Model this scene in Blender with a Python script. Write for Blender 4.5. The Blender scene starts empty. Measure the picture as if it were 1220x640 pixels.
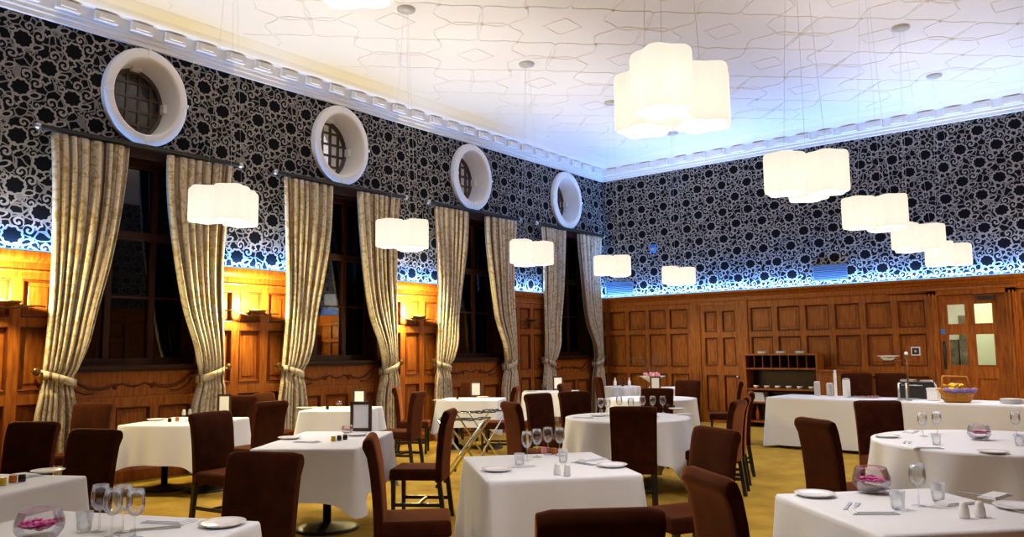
import bpy, bmesh, math, random
from mathutils import Vector, Matrix
random.seed(7)
PI = math.pi
scene = bpy.context.scene
COL = scene.collection

# ------------------------------------------------------------------ camera maths
F = 928.49
RX, RY, RZ = Vector((.774, .075, .629)), Vector((.633, -.074, -.770)), Vector((-.011, .994, -.105))
RX.normalize(); RY.normalize(); RZ = RX.cross(RY).normalized(); RY = RZ.cross(RX).normalized()
CAM = Vector((9.592, -15.093, 1.5))
def wray(px, py):
    v = Vector(((px-610)/F, -(py-320)/F, -1.0))
    return Vector((RX.dot(v), RY.dot(v), RZ.dot(v)))
def tp(px, py, z=.755):
    """point of a horizontal plane (table top, floor) seen at a picture position"""
    d = wray(px, py); t = (z-CAM.z)/d.z
    return CAM + d*t
def on_far(px, py, y=0.0):
    d = wray(px, py); return CAM + d*((y-CAM.y)/d.y)

# ------------------------------------------------------------------ materials
MATS = {}
def new_mat(name):
    m = bpy.data.materials.new(name); m.use_nodes = True
    nt = m.node_tree; nt.nodes.clear()
    out = nt.nodes.new('ShaderNodeOutputMaterial')
    return m, nt, out
def N(nt, t, **kw):
    n = nt.nodes.new(t)
    for k, v in kw.items():
        if k.startswith('i_'):
            key = k[2:].replace('_', ' ')
            n.inputs[key].default_value = v
        else: setattr(n, k, v)
    return n
def rgba(c): return (c[0], c[1], c[2], 1.0)
def pbr(name, col, rough=.6, metal=0, sheen=0, noise=None, nscale=8, nstretch=(1, 1, 1), bump=0, bscale=60, spec=.5, coat=0, emis=None, estr=0, sheen_tint=None):
    m, nt, out = new_mat(name)
    b = N(nt, 'ShaderNodeBsdfPrincipled')
    b.inputs['Base Color'].default_value = rgba(col)
    b.inputs['Roughness'].default_value = rough
    b.inputs['Metallic'].default_value = metal
    b.inputs['Specular IOR Level'].default_value = spec
    b.inputs['Coat Weight'].default_value = coat
    if sheen:
        b.inputs['Sheen Weight'].default_value = sheen
        b.inputs['Sheen Roughness'].default_value = .35
        if sheen_tint: b.inputs['Sheen Tint'].default_value = rgba(sheen_tint)
    if emis:
        b.inputs['Emission Color'].default_value = rgba(emis); b.inputs['Emission Strength'].default_value = estr
    tc = N(nt, 'ShaderNodeTexCoord')
    if noise:
        mp = N(nt, 'ShaderNodeMapping'); mp.inputs['Scale'].default_value = nstretch
        nz = N(nt, 'ShaderNodeTexNoise'); nz.inputs['Scale'].default_value = nscale; nz.inputs['Detail'].default_value = 5
        cr = N(nt, 'ShaderNodeMix', data_type='RGBA')
        cr.inputs[6].default_value = rgba(col); cr.inputs[7].default_value = rgba(noise)
        mr = N(nt, 'ShaderNodeMapRange'); mr.inputs[1].default_value = .35; mr.inputs[2].default_value = .65
        nt.links.new(tc.outputs['Object'], mp.inputs[0]); nt.links.new(mp.outputs[0], nz.inputs['Vector'])
        nt.links.new(nz.outputs[0], mr.inputs[0]); nt.links.new(mr.outputs[0], cr.inputs[0])
        nt.links.new(cr.outputs[2], b.inputs['Base Color'])
    if bump:
        nz2 = N(nt, 'ShaderNodeTexNoise'); nz2.inputs['Scale'].default_value = bscale; nz2.inputs['Detail'].default_value = 3
        bp = N(nt, 'ShaderNodeBump'); bp.inputs['Strength'].default_value = bump; bp.inputs['Distance'].default_value = .01
        nt.links.new(tc.outputs['Object'], nz2.inputs['Vector']); nt.links.new(nz2.outputs[0], bp.inputs['Height'])
        nt.links.new(bp.outputs[0], b.inputs['Normal'])
    nt.links.new(b.outputs[0], out.inputs[0])
    MATS[name] = m
    return m
WOOD_A, WOOD_B = (.34, .108, .011), (.21, .050, .006)
M_wood = pbr('oak_panelling', WOOD_A, .42, noise=WOOD_B, nscale=5, nstretch=(6, 6, .8), spec=.25)
M_mould = pbr('shade_dark_moulding', (.13, .030, .005), .4, noise=(.09, .018, .004), nscale=6, spec=.25)  # darkened oak tone, stands in for shade in the panel grooves
M_wood_dark = pbr('dark_oak', (.035, .007, .002), .4, noise=(.018, .004, .0015), nscale=5, nstretch=(6, 6, .8), spec=.3)
M_plaster = pbr('white_plaster', (.80, .80, .82), .8, bump=.15, bscale=14)
M_ringplaster = pbr('painted_plaster', (.88, .86, .86), .6)
M_carpet = pbr('ochre_carpet', (.46, .30, .045), .95, noise=(.35, .205, .03), nscale=3.2, bump=.4, bscale=220, spec=.1)
M_cloth = pbr('white_table_linen', (.76, .79, .87), .85, bump=.06, bscale=35, spec=.15, sheen=.1)
M_suede = pbr('brown_suede', (.042, .0095, .0026), .9, noise=(.027, .0055, .0016), nscale=9, sheen=.6, sheen_tint=(.70, .22, .07), spec=.08)
M_blackwood = pbr('black_wood', (.008, .006, .005), .35)
M_iron = pbr('black_iron', (.006, .006, .006), .45)
M_chrome = pbr('chrome', (.75, .75, .76), .15, metal=1)
M_steel = pbr('brushed_steel', (.6, .6, .6), .35, metal=1)
M_bronze = pbr('dark_bronze', (.16, .09, .035), .35, metal=.8)
M_china = pbr('white_china', (.85, .85, .86), .2)
M_grey_china = pbr('grey_china', (.5, .5, .48), .3)
M_paper = pbr('white_paper', (.85, .87, .92), .8)
M_black = pbr('matte_black', (.01, .01, .01), .5)
M_webbing = pbr('black_webbing', (.012, .01, .01), .8)
M_wicker = pbr('golden_wicker', (.72, .36, .05), .6, noise=(.50, .20, .02), nscale=60, bump=.6, bscale=90)
M_yellow = pbr('yellow_foil', (.85, .60, .02), .35)
M_purple = pbr('purple_cloth', (.22, .17, .55), .8)
M_pink = pbr('pink_petals', (.75, .06, .42), .7, noise=(.9, .25, .55), nscale=40)
M_palepink = pbr('pale_pink_petals', (.85, .35, .40), .7)
M_amber = pbr('amber_preserve', (.55, .14, .02), .25)
M_mustard = pbr('yellow_preserve', (.65, .45, .02), .3)
M_darkjam = pbr('dark_preserve', (.02, .008, .006), .25)
M_leaf = pbr('dry_twig', (.09, .04, .02), .7)
M_green = pbr('green_leaf', (.10, .22, .05), .6)
M_ledblue_metal = pbr('led_blue_grille', (.10, .14, .22), .4, metal=.5)  # blue of the LED light mixed into the metal colour
M_blue = pbr('blue_sign_blue_lit_box', (.02, .16, .55), .4)
M_frame = pbr('dark_frame_wood', (.05, .02, .012), .35)
M_corr = pbr('corridor_paint', (.80, .80, .66), .8)
M_corrgreen = pbr('corridor_green', (.55, .62, .42), .8)
M_corrdark = pbr('corridor_dark', (.04, .045, .03), .6, noise=(.14, .12, .07), nscale=9)

def emission(name, col, s):
    m, nt, out = new_mat(name)
    e = N(nt, 'ShaderNodeEmission'); e.inputs[0].default_value = rgba(col); e.inputs[1].default_value = s
    nt.links.new(e.outputs[0], out.inputs[0]); return m
M_bulb = emission('warm_bulb', (1, .72, .38), 12)
M_led = emission('blue_led', (.10, .35, 1), 4)
M_led_body = pbr('led_channel', (.7, .7, .75), .4)

def shade_mat():
    m, nt, out = new_mat('opal_glass')
    geo = N(nt, 'ShaderNodeTexCoord')
    e = N(nt, 'ShaderNodeEmission'); e.inputs[0].default_value = (1, .87, .74, 1); e.inputs[1].default_value = .62
    # bulbs inside make the glass glow more strongly next to them
    d = N(nt, 'ShaderNodeBsdfPrincipled'); d.inputs['Base Color'].default_value = (.16, .14, .12, 1); d.inputs['Roughness'].default_value = .3
    tr = N(nt, 'ShaderNodeBsdfTranslucent'); tr.inputs[0].default_value = (.20, .185, .16, 1)
    mx = N(nt, 'ShaderNodeMixShader'); mx.inputs[0].default_value = .6
    ad = N(nt, 'ShaderNodeAddShader')
    nt.links.new(d.outputs[0], mx.inputs[1]); nt.links.new(tr.outputs[0], mx.inputs[2])
    nt.links.new(mx.outputs[0], ad.inputs[0]); nt.links.new(e.outputs[0], ad.inputs[1])
    nt.links.new(ad.outputs[0], out.inputs[0])
    return m
M_shade = shade_mat()

def glass_mat(name, tint=(1, 1, 1), refl=.12, rough=.02, dark=False):
    m, nt, out = new_mat(name)
    t = N(nt, 'ShaderNodeBsdfTransparent'); t.inputs[0].default_value = rgba(tint)
    g = N(nt, 'ShaderNodeBsdfGlossy'); g.inputs['Roughness'].default_value = rough; g.inputs[0].default_value = (.95, .97, 1, 1)
    lw = N(nt, 'ShaderNodeLayerWeight'); lw.inputs[0].default_value = .35
    mr = N(nt, 'ShaderNodeMapRange'); mr.inputs[3].default_value = refl; mr.inputs[4].default_value = min(1, refl+.6)
    mx = N(nt, 'ShaderNodeMixShader')
    nt.links.new(lw.outputs['Fresnel'] if not dark else lw.outputs['Facing'], mr.inputs[0]); nt.links.new(mr.outputs[0], mx.inputs[0])
    nt.links.new(t.outputs[0], mx.inputs[1]); nt.links.new(g.outputs[0], mx.inputs[2]); nt.links.new(mx.outputs[0], out.inputs[0])
    return m
M_glass = glass_mat('clear_glass', (.965, .97, .975), .03)
def pane_mat():
    m, nt, out = new_mat('night_window_glass')
    t = N(nt, 'ShaderNodeBsdfTransparent'); t.inputs[0].default_value = (.8, .85, .9, 1)
    g = N(nt, 'ShaderNodeBsdfGlossy'); g.inputs['Roughness'].default_value = .015
    fr = N(nt, 'ShaderNodeFresnel'); fr.inputs[0].default_value = 1.6
    mt = N(nt, 'ShaderNodeMath', operation='MULTIPLY'); mt.inputs[1].default_value = 1.0; mt.use_clamp = True
    mx = N(nt, 'ShaderNodeMixShader')
    nt.links.new(fr.outputs[0], mt.inputs[0]); nt.links.new(mt.outputs[0], mx.inputs[0])
    nt.links.new(t.outputs[0], mx.inputs[1]); nt.links.new(g.outputs[0], mx.inputs[2]); nt.links.new(mx.outputs[0], out.inputs[0])
    return m
M_pane = pane_mat()

# ------------------------------------------------------------------ damask wallpaper
def math_(nt, op, a, b=None, clamp=False):
    n = nt.nodes.new('ShaderNodeMath'); n.operation = op; n.use_clamp = clamp
    for i, v in enumerate((a, b)):
        if v is None: continue
        if isinstance(v, (int, float)): n.inputs[i].default_value = v
        else: nt.links.new(v, n.inputs[i])
    return n.outputs[0]
def prim_group():
    """wrapped polar coordinates around a motif centre of the repeat"""
    g = bpy.data.node_groups.new('motif_polar', 'ShaderNodeTree')
    for nm in ('U', 'V', 'CU', 'CV', 'ROT', 'SX', 'SY'): g.interface.new_socket(nm, in_out='INPUT', socket_type='NodeSocketFloat')
    for nm in ('R', 'TH'): g.interface.new_socket(nm, in_out='OUTPUT', socket_type='NodeSocketFloat')
    gi = g.nodes.new('NodeGroupInput'); go = g.nodes.new('NodeGroupOutput')
    I = gi.outputs
    def wrap(a, c, size):
        s = math_(g, 'SUBTRACT', a, c); s = math_(g, 'ADD', s, .5); s = math_(g, 'FRACT', s)
        s = math_(g, 'SUBTRACT', s, .5); return math_(g, 'MULTIPLY', s, size)
    x = wrap(I['U'], I['CU'], .545); y = wrap(I['V'], I['CV'], .56)
    c = math_(g, 'COSINE', I['ROT']); s = math_(g, 'SINE', I['ROT'])
    xr = math_(g, 'ADD', math_(g, 'MULTIPLY', x, c), math_(g, 'MULTIPLY', y, s))
    yr = math_(g, 'SUBTRACT', math_(g, 'MULTIPLY', y, c), math_(g, 'MULTIPLY', x, s))
    xr = math_(g, 'DIVIDE', xr, I['SX']); yr = math_(g, 'DIVIDE', yr, I['SY'])
    r = math_(g, 'SQRT', math_(g, 'ADD', math_(g, 'MULTIPLY', xr, xr), math_(g, 'MULTIPLY', yr, yr)))
    th = math_(g, 'ARCTAN2', yr, xr)
    g.links.new(r, go.inputs['R']); g.links.new(th, go.inputs['TH'])
    return g
PG = prim_group()
def wallpaper(name, axis):
    m, nt, out = new_mat(name)
    tc = N(nt, 'ShaderNodeTexCoord'); sp = N(nt, 'ShaderNodeSeparateXYZ')
    # gentle wobble so that the drawing looks hand made
    nz = N(nt, 'ShaderNodeTexNoise'); nz.inputs['Scale'].default_value = 9; nz.inputs['Detail'].default_value = 1
    nt.links.new(tc.outputs['Object'], nz.inputs['Vector'])
    vm = N(nt, 'ShaderNodeVectorMath', operation='SUBTRACT'); vm.inputs[1].default_value = (.5, .5, .5)
    nt.links.new(nz.outputs['Color'], vm.inputs[0])
    vs = N(nt, 'ShaderNodeVectorMath', operation='SCALE'); vs.inputs[3].default_value = .035
    nt.links.new(vm.outputs[0], vs.inputs[0])
    va = N(nt, 'ShaderNodeVectorMath', operation='ADD')
    nt.links.new(tc.outputs['Object'], va.inputs[0]); nt.links.new(vs.outputs[0], va.inputs[1])
    nt.links.new(va.outputs[0], sp.inputs[0])
    U = math_(nt, 'DIVIDE', math_(nt, 'ADD', sp.outputs[axis], 12.01 if axis == 'Y' else .36), .545)
    V = math_(nt, 'DIVIDE', math_(nt, 'ADD', sp.outputs['Z'], -5.06 if axis == 'Y' else -4.86), .56)
    def polar(cu, cv, rot=0, sx=1, sy=1):
        n = nt.nodes.new('ShaderNodeGroup'); n.node_tree = PG
        nt.links.new(U, n.inputs['U']); nt.links.new(V, n.inputs['V'])
        for k, v in (('CU', cu), ('CV', cv), ('ROT', rot), ('SX', sx), ('SY', sy)): n.inputs[k].default_value = v
        return n.outputs['R'], n.outputs['TH']
    state = {'v': None}
    def put(mask, val):        # v = mix(v, val, mask)
        if state['v'] is None: state['v'] = math_(nt, 'ADD', 0.0, 0.0)
        inv = math_(nt, 'SUBTRACT', 1.0, mask)
        state['v'] = math_(nt, 'ADD', math_(nt, 'MULTIPLY', state['v'], inv), math_(nt, 'MULTIPLY', mask, val))
    def less(a, b): return math_(nt, 'LESS_THAN', a, b)
    # background scribble: thin web
    vo = N(nt, 'ShaderNodeTexVoronoi', feature='DISTANCE_TO_EDGE'); vo.inputs['Scale'].default_value = 10
    nt.links.new(va.outputs[0], vo.inputs['Vector'])
    put(less(vo.outputs['Distance'], .07), .7)
    def ring(cu, cv, r0, r1, val, lob=0, amp=0, rot=0, sx=1, sy=1):
        R, T = polar(cu, cv, rot, sx, sy)
        if lob:
            w = math_(nt, 'MULTIPLY', math_(nt, 'SINE', math_(nt, 'MULTIPLY', T, lob)), amp)
            R = math_(nt, 'ADD', R, w)
        put(less(R, r1), val)
        if r0: put(less(R, r0), 0.0)
    def curl(cu, cv, rad, hand=1, phase=0):
        R, T = polar(cu, cv)
        put(less(R, rad), 0.0)
        k = math_(nt, 'ADD', math_(nt, 'MULTIPLY', R, 1.0/rad*1.15), math_(nt, 'MULTIPLY', T, hand/(2*PI)))
        k = math_(nt, 'FRACT', math_(nt, 'ADD', k, phase))
        put(math_(nt, 'MULTIPLY', less(k, .46), less(R, rad)), 1.0)
    for (a, b) in ((0, 0), (.51, .52)):
        # leaf, small flower, textured rose
        ring(a+.27, b-.12, .030, .050, 1.0, rot=.35, sx=1.5, sy=.75)
        ring(a-.05, b-.26, .034, .058, 1.0, lob=5, amp=.007)
        ring(a+.22, b-.29, .020, .040, .85, lob=4, amp=.010, rot=.5)
        curl(a+.10, b+.28, .062, 1, .1)
        curl(a+.30, b+.13, .066, -1, .45)
        curl(a-.20, b+.16, .05, 1, .6)
        # the big flower with scalloped edge
        ring(a, b, .086, .110, 1.0, lob=9, amp=.006, sx=1.08, sy=1)
    cr = N(nt, 'ShaderNodeMix', data_type='RGBA')
    cr.inputs[6].default_value = (.006, .006, .008, 1); cr.inputs[7].default_value = (.27, .25, .25, 1)
    nt.links.new(state['v'], cr.inputs[0])
    b = N(nt, 'ShaderNodeBsdfPrincipled'); b.inputs['Roughness'].default_value = .7; b.inputs['Specular IOR Level'].default_value = .04
    nt.links.new(cr.outputs[2], b.inputs['Base Color']); nt.links.new(b.outputs[0], out.inputs[0])
    return m
M_paper_L = wallpaper('damask_wallpaper_side', 'Y')
M_paper_F = wallpaper('damask_wallpaper_end', 'X')

def curtain_mat():
    m, nt, out = new_mat('cream_damask_curtain')
    uv = N(nt, 'ShaderNodeUVMap'); mp = N(nt, 'ShaderNodeMapping'); mp.inputs['Scale'].default_value = (1, 1, 1)
    nt.links.new(uv.outputs[0], mp.inputs[0])
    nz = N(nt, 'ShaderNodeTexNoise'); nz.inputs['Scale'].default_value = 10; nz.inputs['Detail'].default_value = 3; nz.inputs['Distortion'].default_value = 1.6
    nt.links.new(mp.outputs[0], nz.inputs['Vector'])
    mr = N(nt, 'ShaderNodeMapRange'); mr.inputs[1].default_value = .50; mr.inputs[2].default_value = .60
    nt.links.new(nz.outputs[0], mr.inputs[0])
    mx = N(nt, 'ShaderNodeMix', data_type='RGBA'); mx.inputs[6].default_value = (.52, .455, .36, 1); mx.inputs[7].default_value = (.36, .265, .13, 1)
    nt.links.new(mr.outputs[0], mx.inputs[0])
    sx = N(nt, 'ShaderNodeSeparateXYZ'); nt.links.new(uv.outputs[0], sx.inputs[0])
    fr = math_(nt, 'FRACT', math_(nt, 'MULTIPLY', sx.outputs[0], 3.1))
    stripe = math_(nt, 'LESS_THAN', math_(nt, 'ABSOLUTE', math_(nt, 'SUBTRACT', fr, .5)), .055)
    fr2 = math_(nt, 'FRACT', math_(nt, 'MULTIPLY', sx.outputs[0], 5.3))
    stripe2 = math_(nt, 'MULTIPLY', math_(nt, 'LESS_THAN', math_(nt, 'ABSOLUTE', math_(nt, 'SUBTRACT', fr2, .3)), .05), .6)
    stripe = math_(nt, 'MAXIMUM', stripe, stripe2)
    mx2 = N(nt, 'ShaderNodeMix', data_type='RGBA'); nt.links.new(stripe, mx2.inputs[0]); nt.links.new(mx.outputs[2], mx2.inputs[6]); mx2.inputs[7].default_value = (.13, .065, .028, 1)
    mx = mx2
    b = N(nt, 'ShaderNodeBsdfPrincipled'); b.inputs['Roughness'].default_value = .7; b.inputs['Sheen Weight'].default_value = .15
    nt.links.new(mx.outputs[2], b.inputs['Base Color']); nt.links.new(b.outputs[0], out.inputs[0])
    return m
M_curtain = curtain_mat()

# ------------------------------------------------------------------ mesh helpers
class MB:
    def __init__(s): s.bm = bmesh.new(); s.mats = []; s.mi = 0
    def mat(s, m):
        if m not in s.mats: s.mats.append(m)
        s.mi = s.mats.index(m); return s
    def face(s, vs, smooth=False):
        try: f = s.bm.faces.new(vs)
        except ValueError: return None
        f.material_index = s.mi; f.smooth = smooth; return f
    def box(s, x0, x1, y0, y1, z0, z1):
        v = [s.bm.verts.new((x, y, z)) for x in (x0, x1) for y in (y0, y1) for z in (z0, z1)]
        for q in ((0,1,3,2),(4,6,7,5),(0,4,5,1),(2,3,7,6),(0,2,6,4),(1,5,7,3)): s.face([v[i] for i in q])
        return v
    def cbox(s, cx, cy, cz, sx, sy, sz, rot=0, tilt=0):
        v = s.box(-sx/2, sx/2, -sy/2, sy/2, -sz/2, sz/2)
        M = Matrix.Translation((cx, cy, cz)) @ Matrix.Rotation(rot, 4, 'Z') @ Matrix.Rotation(tilt, 4, 'X')
        for q in v: q.co = M @ q.co
        return v
    def tube(s, pts, r, n=8, cap=True, closed=False):
        pts = [Vector(p) for p in pts]; rings = []
        L = len(pts); up = None
        for i, p in enumerate(pts):
            a = pts[(i-1) % L] if (i > 0 or closed) else pts[i]; b = pts[(i+1) % L] if (i < L-1 or closed) else pts[i]
            t = (b-a).normalized()
            if up is None: up = Vector((0,0,1)) if abs(t.z) < .9 else Vector((1,0,0))
            x = t.cross(up)
            if x.length < 1e-4: x = t.cross(Vector((1,0,0)))
            x.normalize(); y = x.cross(t).normalized(); up = y
            rr = r[i] if isinstance(r, (list, tuple)) else r
            rings.append([s.bm.verts.new(p + (x*math.cos(2*PI*k/n)+y*math.sin(2*PI*k/n))*rr) for k in range(n)])
        for i in range(L-1 if not closed else L):
            A, B = rings[i], rings[(i+1) % L]
            for k in range(n): s.face([A[k], A[(k+1) % n], B[(k+1) % n], B[k]], True)
        if cap and not closed: s.face(rings[0][::-1]); s.face(rings[-1])
        return s
    def lathe(s, prof, n=24, c=(0,0,0), axis='z', smooth=True, capa=False, capb=False, sx=1, sy=1):
        rings = []
        for r, z in prof:
            ring = []
            for k in range(n):
                a = 2*PI*k/n
                if axis == 'z': p = (c[0]+r*math.cos(a)*sx, c[1]+r*math.sin(a)*sy, c[2]+z)
                elif axis == 'x': p = (c[0]+z, c[1]+r*math.cos(a), c[2]+r*math.sin(a))
                else: p = (c[0]+r*math.cos(a), c[1]+z, c[2]+r*math.sin(a))
                ring.append(s.bm.verts.new(p))
            rings.append(ring)
        for A, B in zip(rings, rings[1:]):
            for k in range(n): s.face([A[k], A[(k+1) % n], B[(k+1) % n], B[k]], smooth)
        if capa: s.face(rings[0][::-1])
        if capb: s.face(rings[-1])
        return s
    def prism(s, poly, z0, z1, f=lambda u, v, w: (u, v, w), smooth=False):
        a = [s.bm.verts.new(f(u, v, z0)) for u, v in poly]; b = [s.bm.verts.new(f(u, v, z1)) for u, v in poly]
        n = len(poly)
        for k in range(n): s.face([a[k], a[(k+1) % n], b[(k+1) % n], b[k]], smooth)
        s.face(a[::-1]); s.face(b)
        return s
    def build(s, name, mat=None, parent=None, loc=None, rot=0, bevel=0, subs=0, label=None):
        if mat is not None and not s.mats: s.mats = [mat]
        bmesh.ops.recalc_face_normals(s.bm, faces=s.bm.faces)
        me = bpy.data.meshes.new(name); s.bm.to_mesh(me); s.bm.free()
        for m in s.mats: me.materials.append(m)
        o = bpy.data.objects.new(name, me); COL.objects.link(o)
        if parent is not None: o.parent = parent
        if loc is not None: o.location = loc
        o.rotation_euler.z = rot
        if bevel:
            b = o.modifiers.new('bevel', 'BEVEL'); b.width = bevel; b.segments = 2; b.limit_method = 'ANGLE'; b.angle_limit = .7
        if subs:
            b = o.modifiers.new('subd', 'SUBSURF'); b.levels = subs; b.render_levels = subs
        if label: o['label'] = label
        return o
def tag(o, label, cat, group=None):
    o['label'] = label; o['category'] = cat
    if group: o['group'] = group
    return o
def thing(name, label, cat, loc=(0,0,0), rot=0, group=None):
    o = bpy.data.objects.new(name, None); COL.objects.link(o); o.empty_display_size = .1
    o.location = loc; o.rotation_euler.z = rot
    return tag(o, label, cat, group)
def st(o): o['kind'] = 'structure'; return o
def copy_thing(o, loc, rot, label, group=None, scale=None):
    def cp(a, parent):
        c = a.copy(); COL.objects.link(c); c.parent = parent
        for ch in a.children: cp(ch, c)
        return c
    c = cp(o, None); c.location = loc; c.rotation_euler.z = rot
    if scale: c.scale = scale
    c['label'] = label
    if group: c['group'] = group
    return c
class Proto:
    """first call moves the prototype itself, later ones copy it with its parts"""
    def __init__(s, o): s.o = o; s.used = False
    def place(s, loc, rot, label, group=None, scale=None):
        if not s.used:
            s.used = True; s.o.location = loc; s.o.rotation_euler.z = rot; s.o['label'] = label
            if group: s.o['group'] = group
            if scale: s.o.scale = scale
            s.base = (scale or (1,1,1)); return s.o
        return copy_thing(s.o, loc, rot, label, group, scale or (1,1,1))

# ------------------------------------------------------------------ room dimensions
XW, YB = 10.05, -18.4           # opposite wall, wall behind the photographer
DADO, CORN, CEIL = 2.65, 5.35, 5.75
WY = [-10.62, -7.57, -4.54, -1.50]
WH = .82                        # half width of a window opening
WZ0, WZ1 = 1.36, 4.05
RWZ = 4.71
OVAL = .85

m = MB(); m.box(-.5, XW+.3, YB-.3, .3, -.15, 0); st(m.build('floor', M_carpet))
m = MB(); m.box(-.5, XW+.3, YB-.3, .3, CEIL, CEIL+.15); st(m.build('ceiling', M_plaster))

# ---- wallpapered walls
def wall_with_holes():
    m = MB(); x1, x0 = 0.0, -.30
    ys = [YB]
    for y in WY: ys += [y-WH, y+WH]
    ys.append(.3)
    for i in range(0, len(ys), 2): m.box(x0, x1, ys[i], ys[i+1], DADO-.1, CORN+.1)
    for y in WY:
        # square with a round hole above the window
        z0, z1 = WZ1, CORN+.1; n = 64; R = .56
        zc = RWZ; front, back = [], []
        for xx, lst in ((x1, front), (x0, back)):
            inn, outr = [], []
            for k in range(n):
                a = 2*PI*k/n; c, s_ = math.cos(a), math.sin(a)
                inn.append(m.bm.verts.new((xx, y+R*OVAL*c, zc+R*s_)))
                hz = (z1-zc) if s_ > 0 else (zc-z0)
                t = min(WH/abs(c) if abs(c) > 1e-6 else 1e9, hz/abs(s_) if abs(s_) > 1e-6 else 1e9)
                outr.append(m.bm.verts.new((xx, y+t*c, zc+t*s_)))
            lst += [inn, outr]
            for k in range(n): m.face([inn[k], inn[(k+1)%n], outr[(k+1)%n], outr[k]])
            for cy, cz in ((WH, z1-zc), (-WH, z1-zc), (-WH, z0-zc), (WH, z0-zc)):   # the corner triangles
                aa = math.atan2(cz, cy) % (2*PI); k = int(aa/(2*PI)*n)
                v = m.bm.verts.new((xx, y+cy, zc+cz)); m.face([outr[k], v, outr[(k+1)%n]])
        for k in range(n):
            m.face([front[0][k], front[0][(k+1)%n], back[0][(k+1)%n], back[0][k]])
        m.box(x0, x1-.001, y-WH, y+WH, z0-.002, z0)
    return m
st(wall_with_holes().build('wall_left', M_paper_L))
m = MB(); m.box(-.3, XW+.3, 0, .3, DADO-.1, CORN+.1)
st(m.build('wall_far', M_paper_F))
m = MB(); m.box(XW, XW+.3, YB, .3, DADO-.1, CORN+.1); st(m.build('wall_right', M_paper_L))
m = MB(); m.box(-.3, XW+.3, YB-.3, YB, DADO-.1, CORN+.1); st(m.build('wall_back', M_paper_F))

# ---- wood panelling: grid with sunk fields
def relief(m, f, us, zs, sunk, d_front=.06, d_back=.018, bev=.030):
    m.mat(M_wood)
    """us, zs = break lines; sunk(i, j) says whether a cell is a sunk field.  f(u, z, d) -> xyz"""
    V = lambda u, z, d: m.bm.verts.new(f(u, z, d))
    for i in range(len(us)-1):
        for j in range(len(zs)-1):
            u0, u1, z0, z1 = us[i], us[i+1], zs[j], zs[j+1]
            if not sunk(i, j):
                m.face([V(u0,z0,d_front), V(u1,z0,d_front), V(u1,z1,d_front), V(u0,z1,d_front)])
            else:
                rects = [(0, d_front), (.006, d_front+.010), (.016, d_front+.006), (bev, d_back), (bev+.035, d_back), (bev+.05, d_back+.010)]
                loops = []
                for e, d in rects:
                    if u1-u0 < 2*e+.02 or z1-z0 < 2*e+.02: break
                    loops.append([V(u0+e,z0+e,d), V(u1-e,z0+e,d), V(u1-e,z1-e,d), V(u0+e,z1-e,d)])
                for li, (A, B) in enumerate(zip(loops, loops[1:])):
                    m.mat(M_mould if li < 3 else M_wood)  # groove shade put into the colour of the outer bevels
                    for k in range(4): m.face([A[k], A[(k+1)%4], B[(k+1)%4], B[k]])
                m.mat(M_wood); m.face(loops[-1])
fL = lambda u, z, d: (d, u, z)
fF = lambda u, z, d: (u, -d, z)
fR = lambda u, z, d: (XW-d, u, z)
fB = lambda u, z, d: (u, YB+d, z)
def cornice_profile(m, f, u0, u1, prof):
    a = [m.bm.verts.new(f(u0, z, d)) for d, z in prof]; b = [m.bm.verts.new(f(u1, z, d)) for d, z in prof]
    for k in range(len(prof)-1): m.face([a[k], a[k+1], b[k+1], b[k]])
    m.face(a); m.face(b[::-1])
DADO_PROF = [(0, 2.42), (.062, 2.42), (.075, 2.44), (.062, 2.46), (.064, 2.53), (.085, 2.55), (.10, 2.58), (.15, 2.605), (.16, 2.62), (.16, 2.65), (0, 2.65)]
BASE_PROF = [(0, 0), (.085, 0), (.085, .13), (.07, .16), (0, .16)]
ROWZ = [0, .24, .98, 1.12, 1.82, 1.92, 2.34, 2.45]
def cols(u0, u1, n, stile=.11, end=.09):
    w = (u1-u0-2*end-(n-1)*stile)/n; us = [u0]
    for k in range(n): us += [u0+end+k*(w+stile), u0+end+k*(w+stile)+w]
    return us+[u1]
sunk = lambda i, j: i % 2 == 1 and j % 2 == 1
# left wall piers between the windows
m = MB()
ys = [YB]
for y in WY: ys += [y-WH-.02, y+WH+.02]
ys.append(0)
for i in range(0, len(ys), 2):
    a, b = ys[i], ys[i+1]
    n = max(1, round((b-a)/.46))
    relief(m, fL, cols(a, b, n), ROWZ, sunk)
    cornice_profile(m, fL, a, b, [(min(d_, .105), z_) for d_, z_ in DADO_PROF]); cornice_profile(m, fL, a, b, BASE_PROF)
    m.box(-.3, .02, a, b, 0, DADO-.1)
# aprons below the windows
for y in WY:
    m.mat(M_wood)
    a, b = y-WH-.02, y+WH+.02
    relief(m, lambda u, z, d: (d-.03, u, z), cols(a, b, 3, .10, .12), [0, .24, .88, .98], sunk)
    m.box(-.3, -.0, a, b, .98, WZ0-.02)
    m.box(-.3, -.03, a, b, 0, .98)
    m.box(.0, .035, a, b, .97, 1.0)
    cornice_profile(m, lambda u, z, d: (d-.03, u, z), a, b, BASE_PROF)
    # carved swag: flat tendrils along the apron
    m.mat(M_mould)
    for sgn in (-1, 1):
        pts = [(.006, y+sgn*u, z) for u, z in ((.78,1.27),(.70,1.24),(.62,1.17),(.52,1.12),(.40,1.105),(.30,1.12),(.24,1.15),(.20,1.13),(.215,1.105),(.24,1.115))]
        m.mat(M_mould).tube(pts, .02, 6)
        m.tube([(.006, y+sgn*u, z) for u, z in ((.20,1.14),(.13,1.16),(.06,1.13),(.0,1.12))], .013, 6)
        m.tube([(.004, y+sgn*u, z) for u, z in ((.74,1.20),(.66,1.10),(.56,1.05),(.46,1.06))], .012, 5)
st(m.build('trim_1'))
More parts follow.
